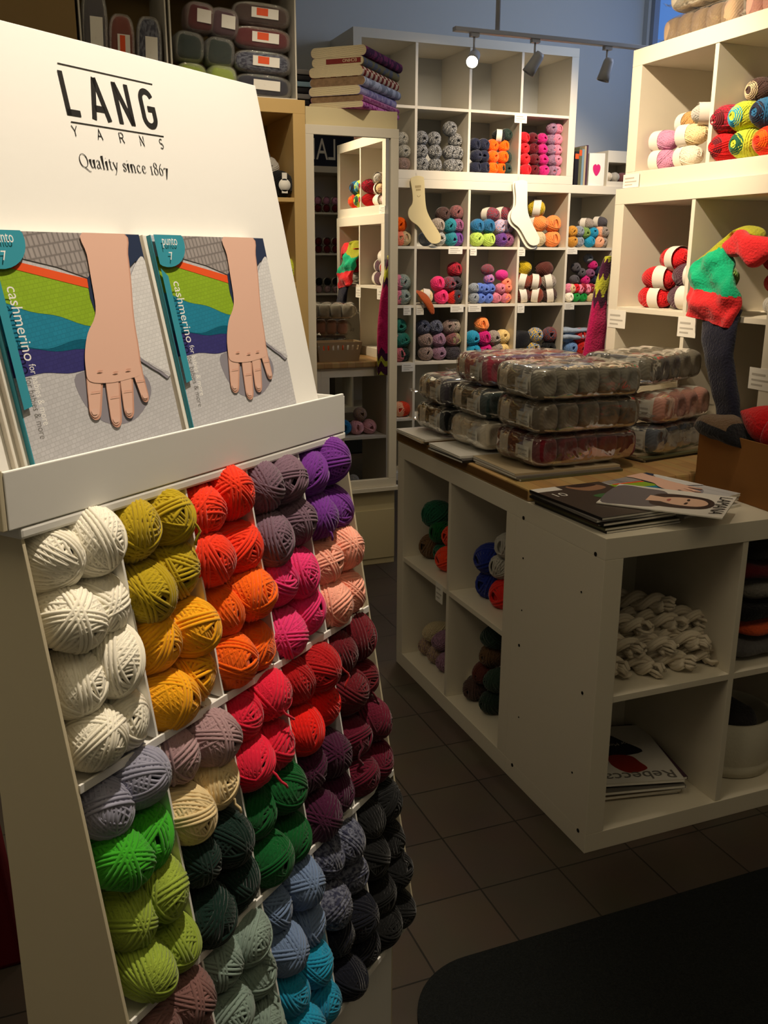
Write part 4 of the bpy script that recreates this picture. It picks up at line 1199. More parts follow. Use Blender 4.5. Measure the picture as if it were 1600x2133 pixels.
za = .7902
tm = pile(.115, .185, za, R_(2), ['black', 'olive', 'brown', 'black', 'grey', 'black'], 'at the corner of the white counter')
# printed covers (thin prints lying on their own magazine)
def flat_art(name, polys, mats, W, L, parent, z):
    mb = MB()
    for i, (mi, pts) in enumerate(polys): mb.add([((u - .5) * W, (.5 - v) * L, z + .0002 + i * .00012) for u, v in pts], [list(range(len(pts)))[::-1]], mi)
    return mb.build(name, mats, parent)
def mirror_up(o):
    return o
PR = [mat('print_dark_brown', (70, 60, 54), .35, .4), mat('print_mid_brown', (150, 112, 88), .4), mat('print_white2', (230, 226, 220), .35, .4), mat('print_green2', (70, 110, 70), .4), mat('print_hair', (58, 44, 40), .4), mat('print_face', (226, 186, 162), .4), mat('print_grey2', (110, 104, 108), .4), mat('print_lips', (170, 90, 84), .4), mat('print_red2', (150, 44, 36), .4), mat('print_navy2', (36, 38, 56), .4)]
flat_art('cover_print', [(0, [(0, 0), (1, 0), (1, 1), (0, 1)]), (2, [(0, .0), (.35, .0), (.35, .12), (0, .12)]), (1, blob([(.45, .05), (.8, .04), (.9, .2), (.6, .25)])), (4, blob([(.5, .03), (.8, .02), (.85, .1), (.6, .12)])), (3, blob([(.5, .4), (.7, .38), (.72, .48), (.55, .5)])), (1, blob([(.5, .6), (.62, .58), (.66, .68), (.52, .7)]))], PR, .21, .28, tm, .006)
text('cover_title', '10', PR[2], .03, tm, (-.085, .05, .0072), (0, 0, 0))
m2 = pile(.335, .235, za, R_(14), ['white', 'grey', 'white', 'plum', 'white'], 'in front of the brown box')
flat_art('cover_print', [(KA_i, pts) for KA_i, pts in COVER[:30]], KA, .21, .28, m2, .006)
LZ = za + 6 * .0063 + .0010
lam = thing('magazine', 'pale fashion magazine lying askew across both counter piles, dark title along one end', 'magazine', (.236, .100, LZ), R_(-140))
MB().box(-.105, .105, -.14, .14, .0004, .0028).build('pages', M['paper_white'], lam)
flat_art('cover_print', [(2, [(0, 0), (1, 0), (1, 1), (0, 1)]), (6, blob([(.18, .55), (.82, .52), (.95, .8), (.9, .99), (.1, .99), (.08, .75)])), (4, blob([(.25, .2), (.5, .12), (.75, .2), (.82, .5), (.7, .62), (.3, .62), (.2, .45)])), (5, blob([(.33, .24), (.5, .17), (.66, .24), (.68, .42), (.58, .56), (.44, .56), (.33, .42)])), (5, [(.42, .5), (.6, .5), (.64, .66), (.38, .66)]), (7, blob([(.45, .475), (.56, .475), (.54, .50), (.47, .50)], 3)), (4, blob([(.38, .33), (.46, .325), (.46, .345), (.38, .35)], 3)), (4, blob([(.54, .325), (.62, .33), (.62, .35), (.54, .345)], 3))], PR, .21, .28, lam, .0029)
text('cover_title', 'LAMANA', M['black_print'], .028, lam, (0, .1065, .0045), (0, 0, 0), width=.165, align='CENTER')
# magazines low in shelf B
rb = pile(.262, .225, .0505, R_(168), ['grey', 'sand', 'white', 'grey', 'plum', 'white'], 'in the low island cubby', W=.215, L=.285, t=.008, jit=.014)
flat_art('cover_print', [(2, [(0, 0), (1, 0), (1, 1), (0, 1)]), (9, blob([(.25, .5), (.7, .45), (.95, .6), (.98, .85), (.6, .88), (.4, .7)])), (8, blob([(.35, .2), (.6, .15), (.75, .3), (.7, .46), (.45, .44), (.38, .32)])), (4, blob([(.7, .75), (.95, .72), (.99, .95), (.75, .96)]))], PR, .215, .285, rb, .008)
text('cover_title', 'Rebecca', MAGC['grey'], .036, rb, (0, .098, .0095), (0, 0, 0), width=.185, align='CENTER')
text('cover_title', 'for Men', PR[2], .014, rb, (.0, -.05, .0095), (0, 0, R_(10)), align='CENTER')

# ------------------------------------------------------------------ knitted cloth pieces
def loft(name, path, m, nu=20, sub=4, mfn=None, wr=.006, seed=1):
    """path: (centre, half-width vector, thickness vector); a soft flattened tube along it"""
    mb = MB(); n = len(path); NV = (n - 1) * sub
    C_ = [Vector(p[0]) for p in path]; A_ = [Vector(p[1]) for p in path]; B_ = [Vector(p[2]) for p in path]
    def cr(L, t):
        i = min(n - 2, int(t)); f = t - i
        p0, p1, p2, p3 = L[max(0, i - 1)], L[i], L[i + 1], L[min(n - 1, i + 2)]
        return 0.5 * ((2 * p1) + (p2 - p0) * f + (2 * p0 - 5 * p1 + 4 * p2 - p3) * f * f + (3 * p1 - p0 - 3 * p2 + p3) * f ** 3)
    def fn(u, v):
        t = v * (n - 1); a = u * 2 * PI
        c, A, B = cr(C_, t), cr(A_, t), cr(B_, t)
        e = 1 if 0 < v < 1 else .25
        f = lambda x: math.copysign(abs(x) ** .75, x)
        p = c + A * f(math.cos(a)) * (e if e < 1 else 1) + B * f(math.sin(a)) * e
        nz = noise.noise(p * 22 + Vector((seed, 0, 0)))
        return p + B.normalized() * nz * wr + A.normalized() * noise.noise(p * 15 + Vector((0, seed, 3))) * wr * .6
    mb.grid(fn, nu, NV, wrap_u=True, mfn=mfn)
    return mb.mesh(name, m)
KN = {k: knit_mat('knit_' + k, c, 150) for k, c in dict(plum=(66, 24, 52), magenta=(176, 26, 86), chartreuse=(176, 176, 54), red=(220, 46, 50), emerald=(20, 166, 118), olive=(156, 156, 38), navy=(34, 34, 50), hatred=(196, 22, 28), paleblue=(168, 182, 200), rust=(180, 84, 40), black=(26, 26, 30), orange=(214, 88, 50), maroon=(92, 26, 32), grey=(96, 94, 96), white=(120, 116, 110), fur=(98, 78, 60), darkgrey=(52, 50, 52)).items()}
def cloth(name, label, cat, path, ms, mfn=None, wr=.006, seed=1, group=None, sub=4, nu=20):
    o = bpy.data.objects.new(name, loft(name, path, ms, nu, sub, mfn, wr, seed)); link(o)
    return tag(o, label, cat, group)
def scarf_bands(u, v):
    zig = .05 * (abs((u * 6) % 1 - .5) * 2 - .5)
    w = v + zig
    for lim, mi in ((.06, 2), (.20, 0), (.30, 2), (.36, 0), (.80, 1), (.86, 0), (.90, 2), (.97, 0), (1.2, 2)):
        if w < lim: return mi
    return 2
X_, Y_ = Vector((1, 0, 0)), Vector((0, 1, 0))
cloth('knitted_scarf', 'magenta and plum scarf with yellow-green zigzags hanging from the right shelf end', 'scarf',
      [((.785, 1.19, 1.385), (.012, .0, 0), (0, .010, 0)), ((.780, 1.20, 1.33), (.022, 0, 0), (0, .014, 0)), ((.772, 1.205, 1.24), (.030, .004, 0), (0, .016, 0)), ((.765, 1.205, 1.12), (.042, .006, 0), (0, .016, 0)), ((.758, 1.212, .98), (.050, .004, 0), (0, .016, 0)), ((.752, 1.215, .86), (.048, 0, 0), (0, .015, 0)), ((.750, 1.215, .745), (.044, 0, 0), (0, .012, 0))],
      [KN['plum'], KN['magenta'], KN['chartreuse']], scarf_bands, .004, 2, sub=18, nu=60)
def stripes(lims):
    def f(u, v):
        w = v + .030 * (abs((u * 14) % 1 - .5) - .25)
        for l, mi in lims:
            if w < l: return mi
        return lims[-1][1]
    return f
# striped knit in the right shelf: body, plus a crumpled red end
cloth('striped_knit', 'olive, green and red striped knit draped over the shelf edge on the right', 'knitwear',
      [((.850, .530, 1.425), (.0, .020, .020), (.022, 0, 0)), ((.820, .555, 1.456), (0, .040, .010), (.026, 0, .006)), ((.790, .615, 1.435), (0, .045, -.030), (.028, 0, .010)), ((.764, .645, 1.385), (0, .064, -.020), (.028, 0, .006)), ((.750, .625, 1.335), (0, .088, .0), (.026, 0, 0)), ((.742, .602, 1.285), (0, .102, .012), (.024, 0, 0)), ((.738, .596, 1.235), (0, .100, .016), (.020, 0, 0)), ((.737, .594, 1.200), (0, .094, .014), (.016, 0, 0))],
      [KN['olive'], KN['emerald'], KN['red']], stripes([(.40, 0), (.71, 1), (1.2, 2)]), .020, 3, sub=16, nu=60)
cloth('red_knit', 'crumpled red knit bunched in the right shelf above the striped knit', 'knitwear',
      [((.800, .640, 1.415), (0, .014, .010), (.018, 0, 0)), ((.775, .590, 1.405), (0, .016, .020), (.022, 0, 0)), ((.772, .540, 1.420), (0, .010, .038), (.026, 0, 0)), ((.775, .505, 1.400), (0, .018, .046), (.030, 0, 0)), ((.785, .470, 1.410), (0, .020, .030), (.026, 0, 0)), ((.80, .43, 1.41), (0, .012, .020), (.02, 0, 0))],
      [KN['red']], None, .009, 5, sub=8, nu=24)
cloth('navy_knit_sleeve', 'dark navy knit hanging down from under the striped knit', 'knitwear',
      [((.775, .570, 1.245), (0, .060, 0), (.018, 0, 0)), ((.742, .560, 1.190), (0, .066, 0), (.016, 0, 0)), ((.735, .545, 1.12), (0, .058, 0), (.020, 0, 0)), ((.735, .515, 1.04), (0, .050, 0), (.022, 0, 0)), ((.735, .485, .97), (0, .046, 0), (.020, 0, 0)), ((.735, .47, .915), (0, .042, 0), (.018, 0, 0))],
      [KN['navy']], None, .006, 7, sub=6)
# cloths in the back shelves
cloth('rust_scarf', 'rust coloured scarf draped out of a middle cubby on the back shelf', 'scarf',
      [((1.20, 3.80, 1.175), (.025, 0, 0), (0, .012, .008)), ((1.215, 3.735, 1.160), (.034, 0, -.006), (0, .010, .004)), ((1.235, 3.700, 1.115), (.036, 0, -.010), (0, .008, 0)), ((1.262, 3.695, 1.065), (.024, 0, -.006), (0, .008, 0)), ((1.272, 3.695, 1.035), (.010, 0, 0), (0, .006, 0))],
      [KN['rust']], None, .004, 9)
for i, (z, lab) in enumerate(((.865, 'pale blue knit, lower fold, lying on balls in the back shelf'), (.905, 'pale blue knit folded on top of the other pale blue knit'))):
    cloth('folded_knit', lab, 'knitwear', [((2.245, 3.80, z), (0, .04, 0), (0, 0, .016)), ((2.29, 3.79, z + .004), (0, .055, 0), (0, 0, .019)), ((2.36, 3.79, z), (0, .055, 0), (0, 0, .017)), ((2.44, 3.80, z), (0, .05, 0), (0, 0, .016)), ((2.50, 3.81, z), (0, .03, 0), (0, 0, .012))], [KN['paleblue']], None, .007, 11 + i)
cloth('black_cloth', 'black knit heaped in the dark cubby of the back shelf', 'knitwear', [((1.90, 3.84, .80), (0, .05, 0), (0, 0, .045)), ((1.95, 3.83, .845), (0, .07, 0), (0, 0, .06)), ((2.02, 3.84, .855), (0, .07, 0), (0, 0, .05)), ((2.12, 3.86, .85), (0, .05, 0), (0, 0, .03))], [KN['black']], None, .01, 15)
# dark clothes pile in shelf B second cubby
for i, (z, h, c, lab) in enumerate(((.432, .026, 'grey', 'grey folded knit at the bottom of the island clothes pile'), (.482, .022, 'orange', 'orange folded knit in the island clothes pile'), (.530, .026, 'black', 'black folded knit in the island clothes pile'), (.585, .026, 'white', 'pale grey folded knit in the island clothes pile'), (.635, .022, 'maroon', 'maroon folded knit in the island clothes pile'), (.684, .024, 'darkgrey', 'charcoal folded knit topping the island clothes pile'))):
    o_ = .03 if i % 2 else .0
    cloth('folded_knit', lab, 'knitwear', [((.425 + o_, .16, z), (0, .09, 0), (0, 0, h * .7)), ((.47 + o_, .15, z), (0, .115, 0), (0, 0, h)), ((.58, .15, z), (0, .115, 0), (0, 0, h)), ((.68, .155, z), (0, .11, 0), (0, 0, h)), ((.72, .16, z), (0, .08, 0), (0, 0, h * .7))], [KN[c]], None, .008, 20 + i, group='folded knits in the island cubby')
# brown box on the counter with the red hat
bb = thing('cardboard_box', 'open brown cardboard box on the white counter, red knit hat on its rim', 'box', (.430, .285, .8225), R_(-20))
bb.location = (.497, .030, .7905); bb.rotation_euler = (0, 0, R_(-2))
M['box_brown'] = mat('dark_brown_card', (136, 92, 48), .7, .15, vary=.06)
W_, D_, H_ = .26, .298, .158
bx('front_side', M['box_brown'], bb, 0, W_, 0, .004, 0, H_, .0006); bx('back_side', M['box_brown'], bb, 0, W_, D_ - .004, D_, 0, H_, .0006)
bx('left_side', M['box_brown'], bb, 0, .004, .0045, D_ - .0045, 0, H_, .0006); bx('right_side', M['box_brown'], bb, W_ - .004, W_, .0045, D_ - .0045, 0, H_, .0006)
bx('bottom', M['box_brown'], bb, .0045, W_ - .0045, .0045, D_ - .0045, 0, .004)
Mb = Matrix.Translation(bb.location) @ Matrix.Rotation(R_(-2), 4, 'Z')
def inbox(p): return tuple(Mb @ Vector(p))
hat = thing('knit_hat', 'red ribbed knit hat lying on the brown box', 'hat', inbox((.070, .125, H_ + .030)), R_(-18))
hat.rotation_euler = (R_(-70), R_(14), R_(28))
mb = MB()
def hatf(u, v):
    a = u * 2 * PI; t = v
    rr = .066 * (1 - .05 * math.cos(a * 2)) * (1.0 if t < .35 else math.cos((t - .35) / .65 * PI / 2 * .96))
    z = -.05 + .13 * t
    return (rr * math.cos(a) * (1 + .012 * math.cos(a * 40)), rr * math.sin(a) * .72 * (1 + .012 * math.cos(a * 40)), z)
mb.grid(hatf, 96, 18, wrap_u=True); mb.build('crown', KN['hatred'], hat)
mb = MB()
def brim(u, v):
    a = u * 2 * PI; b = v * 2 * PI; rr = .069 + .007 * math.cos(b)
    return (rr * math.cos(a) * (1 + .014 * math.cos(a * 40)), rr * math.sin(a) * .74 * (1 + .014 * math.cos(a * 40)), -.035 + .022 * math.sin(b))
mb.grid(brim, 96, 12, wrap_u=True); mb.build('ribbed_brim', KN['hatred'], hat)
cloth('fur_trimmed_hat', 'black hat with brown fur trim hanging over the box rim', 'hat', [(inbox((-.012, .285, H_ - .004)), (.010, .0, .0), (0, .02, .010)), (inbox((-.004, .255, H_ + .012)), (.040, 0, 0), (0, .01, .024)), (inbox((.004, .21, H_ + .016)), (.050, 0, 0), (0, .01, .032)), (inbox((.012, .165, H_ + .006)), (.048, 0, 0), (0, .01, .030)), (inbox((.02, .14, H_ - .01)), (.03, 0, 0), (0, .01, .02))], [KN['black'], KN['fur']], lambda u, v: 1 if (.14 < u < .46 and v < .8) else 0, .007, 31, sub=8)

# round white fabric tin in the low right cubby of shelf B
tin = thing('storage_basket', 'round off-white basket with a side handle in the low island cubby', 'basket', (.560, .175, .0505))
M['offwhite'] = mat('offwhite_felt', (206, 200, 182), .85, .1, bump=('noise', 90, .3))
MB().lathe([(.100, 0), (.122, .004), (.124, .03), (.121, .034), (.122, .036), (.120, .15), (.112, .152), (.110, .145), (.106, .05), (.0, .05)], 48, cap=False).build('body', M['offwhite'], tin)
MB().tube([(.122 * math.cos(a), .122 * math.sin(a), .09 + .035 * math.sin((a + 1.1) / .9 * PI)) for a in [-1.1 + .9 * i / 12 for i in range(13)]], .006, 6).build('handle', M['offwhite'], tin)
cloth('dark_wool', 'dark brown wool filling the off-white basket', 'wool', [((.50, .175, .16), (0, .05, 0), (0, 0, .02)), ((.535, .175, .185), (0, .085, 0), (0, 0, .035)), ((.585, .175, .185), (0, .085, 0), (0, 0, .035)), ((.62, .175, .16), (0, .05, 0), (0, 0, .02))], [KN['darkgrey']], None, .01, 33)

# ------------------------------------------------------------------ woven basket seen in the mirror
bk = thing('wicker_basket', 'sand coloured basket with slotted rim, seen in the mirror on the worktop', 'basket', (.510, 1.085, .8225), PI)
M['wicker'] = mat('wicker', (186, 160, 122), .7, .2, bump=('X', 160, .6))
bw, bd, bh, tp = .115, .055, .105, .015
mb = MB()
def wall(x0, y0, x1, y1, n):
    p, q = Vector((x0, y0)), Vector((x1, y1)); d = (q - p); nn = Vector((-d.y, d.x)).normalized() * .003
    for (z0, z1, frs) in ((0, .062, [(0, 1)]), (.088, bh, [(0, 1)]), (.062, .088, [(i / n + .0, i / n + .62 / n) for i in range(n)])):
        for f0, f1 in frs:
            pts = []
            for (f, z) in ((f0, z0), (f1, z0), (f1, z1), (f0, z1)):
                e = 1 + tp / bw * (z / bh); c = p + d * f; pts.append((c.x * e, c.y * (1 + tp / bd * z / bh), z))
            vs = [Vector(a) for a in pts]; off = Vector((nn.x, nn.y, 0))
            mb.add(vs + [a + off for a in vs], [(0, 1, 2, 3), (7, 6, 5, 4), (0, 4, 5, 1), (1, 5, 6, 2), (2, 6, 7, 3), (3, 7, 4, 0)])
wall(-bw, -bd, bw, -bd, 9); wall(bw, -bd, bw, bd, 5); wall(bw, bd, -bw, bd, 9); wall(-bw, bd, -bw, -bd, 5)
mb.box(-bw, bw, -bd, bd, 0, .004)
mb.build('body', M['wicker'], bk)
pk = {'white': 'paper_white', 'red': 'orange_label', 'teal': 'win_frame'}
for i in range(7):
    x = .42 + i * .028
    p = bx('packet', M['orange_label'] if i % 3 == 1 else M['paper_white'], None, -.012, .012, -.035, .035, 0, .085, .002)
    p.location = (x, 1.085, .832); p.rotation_euler = (R_(rnd.uniform(-6, 6)), R_(rnd.uniform(-14, 14)), R_(rnd.uniform(-8, 8)))
    tag(p, f"{'orange' if i % 3 == 1 else 'white'} packet, {ORD[6 - i]} from left, in the basket seen in the mirror", 'packet', 'packets in the mirrored basket')
# yarn in shelf C, seen in the mirror
G = 'yarn in the island shelf seen in the mirror'
for (x, z, r, c, lab) in ((.545, .045, .042, 'blue', 'lower blue ball in the mirrored island cubby'), (.500, .115, .042, 'blue', 'upper blue ball in the mirrored island cubby'), (.475, .040, .036, 'cream', 'cream ball in the mirrored island cubby'), (.622, .040, .040, 'light pink', 'left pink ball in the mirrored island cubby'), (.700, .040, .040, 'light pink', 'right pink ball in the mirrored island cubby'), (.645, .115, .036, 'light brown', 'pale banded ball above the pink balls in the mirror')):
    o = put('yarn_ball', BALL_FAR[rnd.randrange(4)], (x, 1.10, .403 + z), (0, 0, PI), (r, r, r)); paint(o, c); tag(o, lab, 'yarn ball', G)
for (x, z, c, lab) in ((.52, .075, 'pale blue', 'pale blue ball low in the mirrored island shelf'), (.585, .075, 'light grey', 'pale grey ball low in the mirrored island shelf'), (.64, .075, 'oatmeal', 'off-white ball low in the mirrored island shelf'), (.61, .122, 'light grey', 'pale grey ball on top of the low mirrored pile')):
    o = put('yarn_ball', BALL_FAR[rnd.randrange(4)], (x, 1.08, z + .008), (0, 0, PI), (.033, .033, .033)); paint(o, c); tag(o, lab, 'yarn ball', G)
# yarn in the far shelf seen at the left of the mirror
for j, row in enumerate((('wine red', 'light grey'), ('black', 'black'), ('dusty mauve', 'black'), ('burgundy', 'burgundy'), ('burgundy', 'lilac pink'))):
    zf = .051 + (j + 1) * (.3217 + .016)
    for i in range(5):
        x = 1.335 + i * .078
        for k in range(2):
            c = row[k]
            skein((x, -2.03, zf + .034 + k * .062), .033, c, f'{c} banded skein, {ORD[4 - i]} from left, {LAY[k]} layer, reflected shelf row {["two", "three", "four", "five", "six"][j]}', 'skeins in the reflected far shelf', PI, boff=-.7)

# ------------------------------------------------------------------ left side: birch shelf contents and crates on top
zf = .25 + .05 + 3 * .3256 + 3 * .016 + .001
wr_ = [.25 + .05 + j * (.3096 + .016) + .0008 for j in range(5)]
G = 'yarn in the birch shelf'
o = put('yarn_ball', BALL_NEAR[0], (-.105, 2.17, wr_[4] + .050), (0, 0, 0), (.050, .034, .050)); paint(o, 'black'); tag(o, 'black ball with round white tag in the birch shelf', 'yarn ball', G)
t_ = MB().lathe([(.0, 0), (.024, 0), (.024, .001), (.0, .001)], 24, cap=False); t_.box(-.010, .010, .018, .046, 0, .001); t_.box(-.012, .012, -.030, -.018, 0, .001)
t_.build('round_tag', M['paper_white'], o, rot=(PI / 2, 0, 0)).matrix_parent_inverse = Matrix.Identity(4)
tg = [c for c in o.children if c.name.startswith('round_tag')][0]; tg.location = (0.1, -1.45, -.1); tg.scale = (20, 20, 29)
o = put('yarn_ball', BALL_NEAR[1], (-.128, 2.27, wr_[4] + .115), (0, 0, 0), (.046, .034, .046)); paint(o, 'light grey'); tag(o, 'grey ball resting behind the black tagged ball', 'yarn ball', G)
for i in range(3):
    skein((-.150, 2.29, wr_[4] + .035 + i * .062 + .09 * 0), .034, 'black', f'black skein, {P4[i] if i < 2 else "topmost"} of the upright pile in the birch shelf', G, R_(10), band=False) if i != 1 else None
o = put('yarn_ball', BALL_NEAR[2], (-.068, 2.19, wr_[3] + .044), (0, 0, 0), (.040, .034, .044)); paint(o, 'lime yellow'); tag(o, 'lime yellow ball in the birch shelf, just right of the display board', 'yarn ball', G)

M['crate'] = mat('crate_white', (206, 200, 186), .5)
def crate(x0, x1, z0, z1, lab):
    r = thing('display_crate', lab, 'crate', (x0, 2.14, z0)); W = x1 - x0; H = z1 - z0; t = .006
    bx('side_panel', M['crate'], r, 0, t, 0, .34, 0, H, .0006); bx('side_panel', M['crate'], r, W - t, W, 0, .34, 0, H, .0006)
    bx('bottom_panel', M['crate'], r, t, W - t, 0, .34, 0, t); bx('back_panel', M['card_brown'], r, t, W - t, .336, .34, t, H); bx('top_panel', M['crate'], r, t, W - t, 0, .336, H - t, H)
    return r
zt = 1.9625
crate(-.515, -.035, zt, zt + .45, 'open white crate on the birch shelf, stuffed with wrapped dark yarn packs')
crate(-.83, -.525, zt, zt + .45, 'open white crate holding upright wrapped packs, behind the display board')
cb = bx('cardboard_carton', M['card_brown'], None, -1.35, -.84, 2.14, 2.48, zt, zt + .46, .001); tag(cb, 'plain olive-brown carton at the top left corner', 'carton')
PACK = skein_mesh('wrapped_pack', 1, 1.0, 1, .62, M['yarn_soft'], False)
def pack(loc, dims, rot, cname, lab, lbl='orange', group='wrapped yarn packs in the crates', upright=False):
    o = put('yarn_pack', PACK, loc, rot, dims); paint(o, cname)
    f = put('film', FILMU, (0, 0, 0), parent=o)
    if lbl:
        mb = MB().grid(lambda u, v: (-.40 + .95 * u, -1.06 - .0 * u, -.42 + .85 * v), 6, 4)
        w = mb.build('paper_label', M['paper_white'], o)
        if lbl == 'orange': MB().grid(lambda u, v: (-.22 + .40 * u, -1.075, -.22 + .62 * v), 4, 4).build('label_patch', M['orange_label'], w)
    return tag(o, lab, 'yarn pack', group)
def unit_film():
    mb = MB()
    def fn(u, v):
        p = Vector(superpt(v * PI, u * 2 * PI, 1.05, 1.05, 1.05, .6)); return p * (1 + .03 * noise.noise(p * 4))
    mb.grid(fn, 24, 16, wrap_u=True); return mb.mesh('pack_film', M['film'])
FILMU = unit_film()
zt2 = zt + .006
for i, (c, lb, lab) in enumerate((('navy', 'white', 'dark navy wrapped pack at the bottom of the crate, two pale labels'), ('slate', 'orange', 'slate wrapped pack with orange label, second from the crate bottom'), ('burgundy', 'orange', 'burgundy wrapped pack with orange label, third up in the crate'), ('dark brown', 'orange', 'dark brown wrapped pack with orange label, topmost in the crate'))):
    pack((-.158, 2.20, zt2 + .042 + i * .083), (.108, .05, .041), (0, R_(3), R_(-4)), c, lab, lb)
for i, (x, zz, c, lab) in enumerate(((-.435, .054, 'lime olive', 'left olive wrapped ball on the crate floor'), (-.320, .054, 'lime olive', 'right olive wrapped ball on the crate floor'), (-.440, .160, 'dark teal', 'left dark teal wrapped ball in the middle of the crate'), (-.325, .150, 'dark teal', 'right dark teal wrapped ball in the middle of the crate'), (-.395, .262, 'burgundy', 'left burgundy wrapped ball high in the crate'), (-.305, .250, 'dark plum', 'right plum wrapped ball high in the crate'))):
    pack((x, 2.21, zt2 + zz), (.056, .06, .053), (0, R_(4), R_(6)), c, lab, 'white' if 'high' in lab else None)
for i, (x, c, zz, lb, lab) in enumerate(((-.775, 'dark grey', .16, 'white', 'grey upright wrapped pack beside the carton, white label'), (-.683, 'rust brown', .125, 'orange', 'rust brown upright wrapped pack with orange label corner'), (-.585, 'slate', .125, 'white', 'slate upright wrapped pack with wide white label, crate right side'))):
    pack((x, 2.20, zt2 + zz), (.046, .045, zz - .002), (0, R_(2), 0), c, lab, lb)

# stack of dark fabrics between the crate and the bolts
for i, c in enumerate(('brown', 'black', 'grey', 'black', 'sky', 'black', 'grey')):
    f = bx('folded_fabric', MAGC[c], None, -.024, .115, 2.40, 2.64, zt + i * .0235, zt + i * .0235 + .021, .006)
    tag(f, f"{c if c != 'sky' else 'grey-blue'} folded fabric, {(['lowest'] + P4[1:6] + ['topmost'])[i]} of the dark stack beside the crate", 'fabric', 'dark folded fabrics beside the crate')
# bolts of patterned fabric on the cabinet
def pattern(name, c1, c2, scale, kind='VORONOI'):
    m = mat(name, c1, .85, .1); nt = m.node_tree; b = nt.nodes['Principled BSDF']
    tc = nt.nodes.new('ShaderNodeTexCoord')
    if kind == 'WAVE':
        t = nt.nodes.new('ShaderNodeTexWave'); t.inputs['Scale'].default_value = scale; t.inputs['Distortion'].default_value = 3; out = t.outputs['Fac']
    elif kind == 'CHECK':
        t = nt.nodes.new('ShaderNodeTexChecker'); t.inputs['Scale'].default_value = scale; out = t.outputs['Fac']
    else:
        t = nt.nodes.new('ShaderNodeTexVoronoi'); t.inputs['Scale'].default_value = scale; out = t.outputs['Distance']
    nt.links.new(tc.outputs['Object'], t.inputs['Vector'])
    r = nt.nodes.new('ShaderNodeMapRange'); r.inputs[1].default_value = .42; r.inputs[2].default_value = .52; nt.links.new(out, r.inputs[0])
    mx = nt.nodes.new('ShaderNodeMix'); mx.data_type = 'RGBA'; mx.inputs[6].default_value = (*srgb(c1), 1); mx.inputs[7].default_value = (*srgb(c2), 1)
    nt.links.new(r.outputs[0], mx.inputs[0]); nt.links.new(mx.outputs[2], b.inputs['Base Color'])
    return m
ctr = Vector((.292, 2.375, 1.9555)); byaw = R_(-43)
bolts = [(.020, pattern('magenta_dots', (150, 50, 130), (200, 120, 180), 60), 'magenta dotted fabric bolt at the bottom of the cabinet stack', 0, .0),
         (.021, pattern('rose_stripe', (150, 70, 120), (186, 120, 160), 40, 'WAVE'), 'rose striped fabric bolt second from the bottom', 1, .004),
         (.030, pattern('lilac_print', (150, 140, 190), (186, 178, 210), 34), 'lilac grey fabric bolt third from the bottom of the cabinet stack', 2, -.006),
         (.030, pattern('blue_white', (190, 196, 216), (140, 148, 170), 26), 'pale blue patterned fabric bolt in the middle of the stack', 3, .006),
         (.034, pattern('red_check', (130, 46, 40), (216, 196, 170), 42, 'CHECK'), 'dark red and cream checked fabric bolt in the cabinet stack', 4, .0),
         (.030, pattern('green_blue', (90, 96, 110), (116, 110, 80), 30), 'grey-green fabric bolt with red band, second from the top', 5, .008),
         (.034, pattern('purple_print', (110, 40, 86), (60, 24, 62), 32), 'purple printed fabric bolt topping the cabinet stack', 6, .012)]
z = ctr.z
M['cloth_edge'] = mat('pale_cloth_edge', (214, 198, 160), .85, .1, bump=('Z', 90, .5))
M['cloth_edge2'] = mat('printed_cloth_edge', (150, 122, 92), .85, .1, bump=('Z', 120, .6), vary=.5, vscale=60)
for h, m, lab, i, dx in bolts:
    b = thing('fabric_bolt', lab, 'fabric', (ctr.x + dx, ctr.y, z), byaw, 'fabric bolts stacked on the cabinet')
    hw, hl_ = .118 - .004 * (i % 3), .205; h *= 1.14
    prof = [(-hw + h * .5 * (1 - math.cos(a)) , 0) for a in (0,)]
    pts = [(hw - h * .3, 0)] + [(hw - h * .3 + h * .42 * math.sin(a), h / 2 - h / 2 * math.cos(a)) for a in [PI * k / 8 for k in range(1, 8)]] + [(hw - h * .3, h)] + [(-hw + h * .3, h)] + [(-hw + h * .3 - h * .42 * math.sin(a), h / 2 + h / 2 * math.cos(a)) for a in [PI * k / 8 for k in range(1, 8)]] + [(-hw + h * .3, 0)]
    MB().prism(pts, -hl_, hl_, 'y').build('folded_cloth', m, b)
    MB().prism([(x * .985, .001 + zz * .97) for x, zz in pts], -hl_ - .0012, -hl_ - .0002, 'y').build('cut_edge', M['cloth_edge2'] if i in (1, 3) else M['cloth_edge'], b)
    if i == 5:
        e = MB().box(-hw * .45, hw * .92, -hl_ - .0022, -hl_ - .0014, h * .28, h * .82).build('red_band', MAGC['red'], b)
        text('band_lettering', 'ECHINO', M['cloth_edge'], .012, b, (.083, -hl_ - .0026, h * .75), (PI / 2, PI, 0), width=.06)
    z += h + .0004
